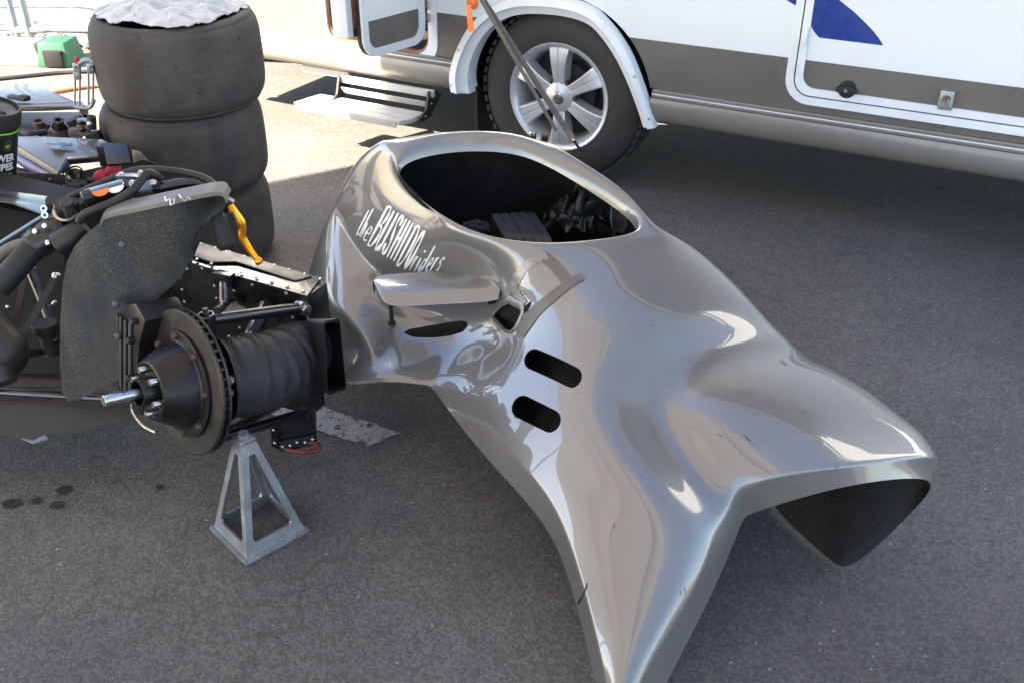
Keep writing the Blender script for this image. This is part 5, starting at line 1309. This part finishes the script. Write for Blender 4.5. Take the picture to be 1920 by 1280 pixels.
# --- side panel of the tub and its links
MB().prism([Y(-150,345,2.40),Y(112,405,2.28),Y(122,500,2.24),Y(150,700,2.10),Y(-150,700,2.12),Y(-150,450,2.3)], Vector((.05,.14,0))).build('tub_side', MT['tub_black'], ch)
MB().prism([Y(-150,358,2.34),Y(20,382,2.27),Y(90,408,2.24),Y(112,392,2.29),Y(96,372,2.36),Y(-150,338,2.44)], Vector((0,.002,.004))).build('tub_top', MT['black_paint'], ch, bevel=.002)
rivet_rows('rivets', [Y(u,v,y) for u, v, y in ((62,503,2.2),(30,535,2.2),(16,548,2.19),(14,576,2.18),(100,570,2.17),(103,567,2.17),(91,575,2.17),(4,545,2.19),(50,610,2.14))], Vector((-.3,-.95,0)), .006, ch)
bm_ = MT['guard_lip']
def flat_link(pts, w, nm):
    g = MB(); q, _ = spline([Y(*p) for p in pts], [0]*len(pts), 5); n = len(q)
    for i, p in enumerate(q):
        t = (q[min(i+1,n-1)]-q[max(i-1,0)]).normalized(); s_ = t.cross(Vector((-.3,.85,-.4))).normalized()
        for x, o in ((-w,-.002),(w,-.002),(w,.002),(-w,.002)): g.v.append(p + s_*x + Vector((0,-1,0))*o)
    for i in range(n-1):
        for j in range(4): j2=(j+1)%4; g.f.append((i*4+j,i*4+j2,(i+1)*4+j2,(i+1)*4+j)); g.m.append(0)
    g.f += [(0,1,2,3), tuple((n-1)*4+j for j in (3,2,1,0))]; g.m += [0,0]
    ob = g.build(nm, MT['disc_steel'], ch, smooth=30); so(ob); return ob
flat_link([(107,514,2.10),(88,548,2.07),(62,595,2.03),(32,632,1.99)], .0075, 'link_plate')
flat_link([(45,520,2.13),(38,560,2.08),(30,605,2.03),(14,624,2.0)], .0075, 'link_plate')
for u, v, y in ((105,517,2.09),(20,620,1.985),(24,629,1.98),(31,637,1.975)): MB().lathe([(.008,-.006),(.008,.006),(.004,.008),(.0001,.008)], Y(u,v,y), Vector((-.4,-.8,.4)), 10).build('link_bolt', MT['steel'], ch, smooth=35)
MB().tube([Y(55,505,2.18),Y(80,565,2.12),Y(108,640,2.05)], .011, 10).build('frame_tube', MT['black_paint'], ch)
MB().lathe([(.02,-.06),(.02,0),(.029,0),(.030,.003),(.030,.022),(.028,.025),(.0001,.025)], Y(87,622,2.06), UP, 24).build('rubber_mount', MT['black_rubber'], ch, smooth=32)
MB().bar(Y(28,668,2.0), Y(112,652,2.08), .014, .014).build('frame_tube', MT['black_paint'], ch)
MB().tube([Y(-30,610,1.98), Y(-20,650,1.92), Y(2,720,1.87)], [.055,.055,.035], 24).build('silencer', MT['disc_steel'], ch)
MB().lathe([(.06,-.10),(.066,-.06),(.066,.03),(.05,.06),(.03,.075),(.0001,.075)], Y(-14,650,1.93), Vector((.75,-.35,-.55)), 36).build('silencer_body', MT['disc_steel'], ch, smooth=40)
# --- floor tray under the engine
fl = [Y(-160,742,1.86),Y(60,735,2.02),Y(262,745,1.99),Y(245,790,1.86),Y(120,815,1.79),Y(60,828,1.77),Y(-160,830,1.74)]
for p in fl: p.z = .155 if p.y > 1.9 else .145
fl = [P(-200,735,.165),P(60,732,.165),P(262,742,.165),P(258,790,.15),P(190,800,.15),P(150,812,.15),P(85,818,.15),P(60,826,.15),P(0,815,.15),P(-200,830,.15)]
MB().prism(fl, Vector((0,0,.006))).build('floor_tray', MT['board'], ch)
MB().prism([P(-5,812,.152),P(40,822,.15),P(62,832,.148),P(90,824,.15),P(86,816,.152),P(50,818,.153)], Vector((0,0,.003))).build('torn_flap', MT['alu'], ch)
MB().tube([P(-160,726,.185), P(120,742,.185), P(250,750,.185)], .007, 8).build('control_rod', MT['black_paint'], ch)
MB().tube([P(-160,716,.22), P(120,735,.18)], .004, 8).build('control_rod', MT['disc_steel'], ch)
MB().prism([P(-200,560,.2),P(120,640,.2),P(118,725,.172),P(-200,725,.172)], Vector((0,0,-.004))).build('inner_floor', MT['board'], ch)
# --- rear bodywork of the chassis, the things lying on it
def sheet(name, pts, m, root, th=.004, bevel=.0015):
    nn = (pts[1]-pts[0]).cross(pts[2]-pts[1]).normalized()
    if nn.z > 0: nn = -nn
    return MB().prism(pts, nn*th).build(name, m, root, bevel=bevel)
TP_ = MT['skirt_paint']; MT['body_gloss'] = mat('body_gloss', (.19,.172,.152), .28, metal=.4, var=.12, coat=.5)
BG = MT['body_gloss']
deck = bpy.data.objects.new('rear_deck', None); COL.objects.link(deck); deck.location = P(80,200,.5) - parent_loc(ch); deck.parent = ch
# rear wing-like deck plate with rolled front edge
sheet('deck_plate', [P(-160,158,.55),P(60,158,.55),P(84,166,.55),P(140,190,.55),P(152,198,.545),P(-160,198,.545)], BG, deck, .01, .003)
MB().tube([P(-160,202,.535), P(60,201,.535), P(145,198,.535), P(158,205,.53)], .014, 14).build('rolled_edge', BG, deck)
sheet('deck_floor', [P(-160,212,.47),P(160,210,.47),P(152,262,.45),P(-160,262,.45)], MT['satin_black'], deck, .01)
sheet('deck_back', [P(150,206,.53),P(166,206,.53),P(168,235,.46),P(150,258,.44)], MT['black_paint'], deck, .02)
# taupe engine cover with folded sides
cov = bpy.data.objects.new('engine_cover', None); COL.objects.link(cov); cov.location = P(120,280,.5) - parent_loc(ch); cov.parent = ch
sheet('cover_top', [P(10,258,.50),P(60,256,.505),P(190,262,.50),P(240,282,.485),P(190,292,.485),P(125,296,.485),P(110,322,.465)], BG, cov, .006, .002)
sheet('cover_edge', [P(8,258,.498),P(110,323,.463),P(105,331,.445),P(20,280,.47)], BG, cov, .006, .002)
sheet('cover_nose', [P(126,297,.483),P(190,291,.483),P(186,301,.455),P(132,306,.455)], BG, cov, .006, .002)
sheet('cover_cheek', [P(125,297,.482),P(131,307,.453),P(116,326,.43),P(109,322,.463)], MT['galv'], cov, .006, .001)
sheet('cover_side', [P(240,282,.485),P(262,296,.465),P(320,318,.43),P(355,330,.40),P(300,322,.40),P(235,300,.44)], BG, cov, .006, .002)
MB().prism([P(-150,270,.40),P(110,330,.40),P(240,300,.40),P(330,325,.38),P(330,360,.30),P(120,420,.30),P(-150,400,.30)], Vector((0,0,-.12))).build('engine_block', MT['satin_black'], cov, bevel=.006)
# small square mirror-like dark tablet and its bracket
MB().prism([P(193,269,.56),P(237,268,.56),P(245,305,.525),P(200,309,.525)], Vector((.0,.008,-.010))).build('instrument_panel', MT['black_paint'], cov, bevel=.0015)
MB().box(P(196,290,.52), (.012,.02,.03)).build('instrument_bracket', MT['satin_black'], cov, bevel=.003)
sheet('intake_scoop', [P(246,280,.52),P(262,284,.515),P(280,303,.49),P(262,300,.49),P(250,305,.49)], BG, cov, .01, .003)
# engine details below
eng = bpy.data.objects.new('engine_detail', None); COL.objects.link(eng); eng.location = P(150,330,.4) - parent_loc(ch); eng.parent = ch
MB().bar(P(22,330,.465), P(122,336,.455), .006, .028).build('bracket_strap', MT['board'], eng, bevel=.002)
for u, v in ((52,338),(94,337),(120,352)): MB().dome(P(u,v,.462), Vector((-.1,-.8,.5)), .0055, seg=10).build('bracket_bolt', MT['rust_bolt'], eng)
MB().lathe([(.0001,.012),(.012,.012),(.02,.008),(.022,-.01)], P(141,330,.43), Vector((-.1,-.8,.6)), 24).build('pulley', MT['black_paint'], eng, smooth=35)
MB().lathe([(.026,.0),(.03,.0),(.03,.006),(.026,.006)], P(141,330,.43), Vector((-.1,-.8,.6)), 28, close=True).build('pulley_ring', MT['satin_black'], eng, smooth=35)
MB().tube([P(124,345,.45),P(126,325,.455),P(140,317,.455),P(158,322,.45),P(175,318,.45),P(195,316,.45)], .0022, 8).build('cable', MT['disc_steel'], eng)
for (a, b, r) in (((120,352,.43),(150,352,.42),.012),((135,345,.42),(180,348,.41),.016),((165,338,.43),(205,345,.42),.011),((105,360,.42),(128,372,.40),.014),((180,330,.43),(200,320,.43),.009)):
    MB().tube([P(*a), P(*b)], r, 12).build('pipe', MT['satin_black'] if r > .011 else MT['disc_steel'], eng)
for k, (u,v) in enumerate(((80,345),(88,352),(95,362),(70,350))): MB().tube([P(u-12,v-6,.47), P(u,v,.478), P(u+8,v+14,.465), P(u+2,v+24,.46)], .003, 8).build('spring_clip', MT['disc_steel'], eng)
MB().tube([P(24,288,.44),P(60,308,.43),P(104,332,.415)], [.018,.024,.02], 16).build('purple_pipe', MT['purple'], eng)
# ------- separate things
red = MB()
a_, b_ = P(176,335,.47), P(226,312,.50)
pts = [a_.lerp(b_, t) for t in (0,.18,.36,.46,.56,.75,.92,1)]; rs = [.006,.015,.014,.008,.013,.019,.015,.006]
MB_ = MB().tube(pts, rs, 20, n=5)
for i, v in enumerate(MB_.v): MB_.v[i] = v + Vector((NZ.noise(v*60),NZ.noise(v*60+Vector((5,0,0))),NZ.noise(v*60+Vector((0,9,0)))))*.004
tag(MB_.build('red_cloth', MT['red_cloth'], None, smooth=60), 'twisted bright red cloth tied on the chassis below the small dark panel', 'cloth')
# wipes canister, left edge
wc = P(-20,352,.485); R = .066; KZ = 1.2
can = thing('wipes_canister', wc, 'black canister of wipes with lime green lines on the chassis at the left edge', 'canister')
MB().lathe([(.0001,(0)*KZ),(R-.004,(0)*KZ),(R-.002,(.004)*KZ),(R-.002,(.03)*KZ),(R,(.034)*KZ),(R,(.16)*KZ),(R-.001,(.163)*KZ),(R-.001,(.168)*KZ)], wc, UP, 64).build('body', MT['label_black'], can, smooth=40)
MB().lathe([(R+.002,(.166)*KZ),(R+.005,(.169)*KZ),(R+.005,(.20)*KZ),(R+.002,(.205)*KZ),(R-.003,(.205)*KZ),(R-.004,(.199)*KZ),(R-.006,(.199)*KZ),(.03,(.201)*KZ),(.0001,(.201)*KZ)], wc, UP, 64).build('lid', MT['black_rubber'], can, smooth=35)
MB().tube([wc+Vector((.045,-.02,.202*KZ)), wc+Vector((.01,-.03,.206*KZ)), wc+Vector((-.02,-.035,.203*KZ))], .003, 8).build('lid_flap', MT['satin_black'], can)
for h in (.0305, .157): MB().lathe([(R+.0006,(h)*KZ),(R+.0006,(h+.0035)*KZ),(R-.001,(h+.0035)*KZ),(R-.001,(h)*KZ)], wc, UP, 64, close=True).build('lime_line', MT['lime'], can, smooth=35)
aim = math.atan2(-wc.y, -wc.x)                                  # label faces the viewer
def can_fn(x0, z0, sc=1.0):
    def f(x, y):
        a = aim + (x0 + x*sc)/R; return wc + Vector((math.cos(a)*(R+.0009), math.sin(a)*(R+.0009), (z0 + y*sc)*KZ))
    return f
def can_text(body, size, x1, z0, m, nm, sx=1.0):
    ft = bpy.data.curves.new(nm, 'FONT'); ft.body = body; ft.size = size; ft.align_x = 'RIGHT'; ft.offset = size*.035
    to = bpy.data.objects.new(nm, ft); COL.objects.link(to)
    return bake_text(to, None, Vector((1,0,0)), Vector((0,1,0)), m, can, can_fn(x1, z0))
can_text('POWER', .0245, .058, .092, MT['letter'], 'print'); can_text('WIPES.', .0245, .060, .070, MT['letter'], 'print')
can_text('HEAVY DUTY', .0085, .053, .056, MT['lime'], 'print')
for k in range(3): can_text('- ------', .007, .052, .052-.0*k if k == 0 else .045-.006*k, MT['strap'], 'print') if k == 0 else None
g = MB(); 
for h in (.046,.0425,.039): 
    pts = [can_fn(x, h)(0,0) for x in [.01+.034*k/8 for k in range(9)]]
    for a, b in zip(pts, pts[1:]): g.add([a, b, b+UP*.0018, a+UP*.0018], [(0,1,2,3)])
tag(g.build('small_print', MT['strap'], can, smooth=0), kind='stuff')
g = MB(); f_ = can_fn(.036, .131); ring = [f_(.012*math.cos(a), .012*math.sin(a)) for a in [2*math.pi*k/28 for k in range(28)]]; rin = [f_(.0098*math.cos(a), .0098*math.sin(a)) for a in [2*math.pi*k/28 for k in range(28)]]
g.v = ring + rin
for i in range(28): j = (i+1)%28; g.f.append((i,j,28+j,28+i)); g.m.append(0)
g.build('emblem', MT['strap'], can, smooth=0)
g = MB()
for x0, x1, z0, z1 in ((-.006,.005,-.0012,.0012),(-.006,-.0035,-.005,.0012),(-.006,.005,-.0055,-.003)): g.add([f_(x0,z0),f_(x1,z0),f_(x1,z1),f_(x0,z1)], [(0,1,2,3)])
g.build('emblem_bar', MT['lime'], can, smooth=0)
g = MB(); f2 = can_fn(.053,.042); g.add([f2(.004*math.cos(a), .005*math.sin(a)) for a in [2*math.pi*k/12 for k in range(12)]], [tuple(range(12))]); g.build('blue_dot', MT['label_blue'], can, smooth=0)
can.rotation_euler = (0, math.radians(17), 0)
# loose parts lying on the deck
def loose(name, lab, cat): return thing(name, (0,0,0), lab, cat)
c = P(112,252,.475)
t = thing('lug_nut', c, 'brown cone-based hub nut standing on the chassis deck', 'nut', 'hub hardware on the deck')
tilt = Vector((.25,-.3,.9)).normalized()
MB().lathe([(.0001,0),(.034,0),(.036,.004),(.024,.026),(.022,.03)], c, tilt, 28).build('cone', MT['rust_bolt'], t, smooth=32)
MB().lathe([(.0185,.028),(.0185,.055),(.016,.058),(.010,.058),(.009,.045),(.0001,.045)], c, tilt, 6).build('hex', MT['disc_steel'], t)
c = P(76,245,.475); t = thing('socket', c, 'rusty brown socket standing behind the black pliers on the deck', 'socket', 'hub hardware on the deck')
MB().lathe([(.0001,0),(.013,0),(.014,.01),(.018,.016),(.018,.034),(.012,.036),(.010,.02),(.0001,.02)], c, Vector((.1,-.2,1)), 20).build('barrel', MT['rust_bolt'], t, smooth=32)
MB().lathe([(.0001,0),(.008,0),(.008,.02),(.0001,.022)], c + Vector((.022,.005,0)), Vector((.2,-.1,1)), 14).build('peg', MT['rust_bolt'], t, smooth=32)
c = P(143,240,.49); t = thing('steel_bracket', c, 'folded dark steel bracket beside the cone nut on the deck', 'bracket')
MB().box(c+Vector((0,0,.012)), (.022,.015,.02), (Vector((.8,.5,.3)).normalized(),Vector((-.5,.8,0)).normalized(),Vector((-.25,-.15,.95)).normalized())).build('block', MT['disc_steel'], t, bevel=.005)
MB().box(c+Vector((.012,-.035,-.002)), (.020,.018,.014)).build('foot', MT['strap'], t, bevel=.006)
c = P(160,252,.485); t = thing('engine_mount', c, 'black finned engine fitting standing beside the tyre stack on the chassis', 'fitting')
for k in range(4): MB().lathe([(.0001,0),(.02-.002*(k%2),0),(.02-.002*(k%2),.012),(.0001,.012)], c + Vector((0,0,.012*k)), Vector((.1,.0,1)), 18).build('fin', MT['black_paint'] if k%2 else MT['rust_bolt'], t, bevel=.002)
c = P(177,258,.49); t = thing('black_clamp', c, 'black plastic clamp with shiny bolt in front of the middle tyre', 'clamp')
MB().box(c+Vector((.002,0,-.005)), (.022,.016,.024), (Vector((.97,.0,.2)).normalized(),Vector((0,1,0)),Vector((-.2,0,.97)).normalized())).build('foot', MT['satin_black'], t, bevel=.004)
MB().tube([c+Vector((-.004,0,.03)), c+Vector((.006,0,.068))], [.017,.013], 16).build('jaw', MT['black_rubber'], t)
MB().dome(c+Vector((.001,-.014,.05)), Vector((0,-1,.4)), .008, seg=12).build('bolt', MT['steel'], t)
a_ = P(60,250,.49); t = thing('pliers', a_, 'black handled pliers lying on the front of the deck', 'pliers')
MB().tube([P(42,248,.492),P(60,252,.492),P(88,247,.492)], [.010,.0125,.009], 12).build('handle', MT['black_rubber'], t)
MB().tube([P(68,258,.487),P(78,262,.487),P(86,262,.487)], [.006,.008,.004], 10).build('jaw', MT['steel'], t)
t = thing('allen_key_set', P(36,186,.56), 'small black folding key set lying on the grey rear deck', 'tool')
MB().bar(P(18,181,.565), P(50,187,.565), .022, .012).build('case', MT['black_rubber'], t, bevel=.003)
MB().bar(P(40,182,.566), P(54,185,.566), .016, .016).build('clip', MT['black_rubber'], t, bevel=.003)
t = thing('papers', P(100,272,.5), 'dark strips of reflective film lying on the engine cover', 'film')
sheet('strip', [P(86,268,.508),P(135,268,.508),P(136,273,.506),P(104,275,.506)], MT['black_paint'], t, .002, 0)
sheet('strip', [P(92,272,.5075),P(118,274,.5075),P(110,280,.5065),P(96,276,.5065)], MT['galv'], t, .001, 0)
# thin wire frame with red tip (folded clamp rack) behind the deck
rk = thing('wire_rack', P(155,210,.3), 'thin aluminium wire rack with a red tip beside the tyre stack', 'rack')
yb = 3.05
for u0, u1 in ((141,140),(150,149),(166,166),(175,174)): MB().tube([Y(u0,124,yb), Y(u1,200,yb)], .0035, 8).build('upright', MT['alu'], rk)
MB().tube([Y(148,120,yb),Y(160,113,yb),Y(172,114,yb),Y(176,122,yb)], .008, 10).build('top_bow', MT['alu'], rk)
MB().tube([Y(138,200,yb),Y(158,203,yb),Y(170,200,yb),Y(176,188,yb)], .007, 10).build('bottom_bow', MT['alu'], rk)
MB().bar(Y(142,107,yb), Y(144,119,yb), .013, .013).build('red_tip', MT['red_cloth'], rk, bevel=.003)
for u, v, h in ((144,128,.022),(145,142,.018),(170,128,.02)): MB().box(Y(u,v,yb-.005), (.010,.006,h*.7)).build('slider', MT['alu'], rk, bevel=.002)
for u, v in ((143,127),(171,126),(171,137)): MB().lathe([(.004,0),(.004,.003),(.0001,.003)], Y(u,v,yb-.011), Vector((0,-1,.3)), 10).build('hole_plug', MT['label_black'], rk)
# thin wire looping over the deck
g = MB().tube([P(146,205,.53),P(155,220,.53),P(168,232,.53),P(165,245,.52),P(148,258,.51),P(145,265,.505),P(160,275,.50),P(170,281,.498)], .0018, 6)
tag(g.build('loose_wire', MT['strap'], None), 'thin pale wire curling over the engine cover beside the tyres', 'wire')
# ---------------------------------------------------------------- jack stand
sc = Vector((-.578,1.733,0)); SH = .268; SB = .108; STp = .023
st = thing('jack_stand', sc, 'grey aluminium pyramid jack stand under the brake disc wishbone', 'jack stand')
rz = math.radians(38)
def SV(a, r, z): return sc + Vector((math.cos(a)*r, math.sin(a)*r, z))
cor = [math.radians(45+90*k)+rz-math.radians(45)-math.radians(0) for k in range(4)]
cor = [math.radians(-92+90*k) for k in range(4)]
def face_pt(k, x, z):          # x -1..1 across the face, z 0..SH
    r = (SB*math.sqrt(1.0) + (STp-SB)*z/SH); a, b = SV(cor[k], r, z), SV(cor[(k+1)%4], r, z); return a.lerp(b, (x+1)/2)
for k in range(4):
    g = MB(); z0, z1, z2 = .012, .040, .235
    outer = [(-1,z0),(1,z0),(1,SH),(-1,SH)]
    r_at = lambda z: SB + (STp-SB)*z/SH
    def leg(z): return 1 - .0145/ (r_at(z)*.7071)
    inner = [(-leg(z1),z1),(leg(z1),z1),(leg(z2)*.9,z2),(-leg(z2)*.9,z2)]
    inn = []
    def bez(p, a, b, n=4):
        P0 = Vector(p).lerp(Vector(a),.12 if a[1]!=p[1] else .14); P1 = Vector(p).lerp(Vector(b),.12 if b[1]!=p[1] else .14)
        return [tuple(P0*(1-t)**2 + Vector(p)*2*t*(1-t) + P1*t*t) for t in [i/n for i in range(n+1)]]
    for i in range(4): inn += bez(inner[i], inner[i-1], inner[(i+1)%4])
    out2 = []
    for i in range(4):
        for q in range(5):
            t = .5 - .5*0 ; out2.append(outer[i])
    # outer ring resampled: walk each side so quads stay regular
    m_ = len(inn); oo = []
    for i, (x, z) in enumerate(inn):
        c4 = i//5; f = (i%5)/4
        if c4 == 0: oo.append((-1, z1 + .02 - .033*f) if f < .5 else (-1 + (f-.5)*.3, z0))
        if c4 == 1: oo.append((1 - (.5-f)*.3, z0) if f < .5 else (1, z0 + (f-.5)*.1))
        if c4 == 2: oo.append((1, SH-.05+.1*f) if f < .5 else (1-(f-.5)*.6, SH))
        if c4 == 3: oo.append((-1+(.5-f)*.6, SH) if f < .5 else (-1, SH-(f-.5)*.1))
    nrm = (face_pt(k,1,0)-face_pt(k,-1,0)).cross(face_pt(k,0,SH)-face_pt(k,0,0)).normalized()
    F = [face_pt(k,x,z) for x, z in oo]; I = [face_pt(k,x,z) for x, z in inn]; n = m_
    g.v = F + I + [p - nrm*.006 for p in F] + [p - nrm*.006 for p in I]
    for i in range(n):
        j = (i+1) % n
        g.f += [(i,j,n+j,n+i),(2*n+j,2*n+i,3*n+i,3*n+j),(n+i,n+j,3*n+j,3*n+i)]; g.m += [0]*3
    o = g.build('side_frame', MT['alu'], st, smooth=30)
for k in range(4):
    a, b = cor[k], cor[(k+1)%4]
    MB().prism([SV(a,SB+.008,0),SV(b,SB+.008,0),SV(b,SB-.012,0),SV(a,SB-.012,0)], UP*.013).build('foot_rail', MT['alu'], st, bevel=.003)
MB().prism([SV(c_,STp+.003,SH-.012) for c_ in cor], UP*.014).build('head', MT['alu'], st, bevel=.003)
MB().lathe([(.012,0),(.012,.012),(.0001,.012)], sc+UP*(SH+.001), UP, 6).build('saddle_bolt', MT['alu'], st)
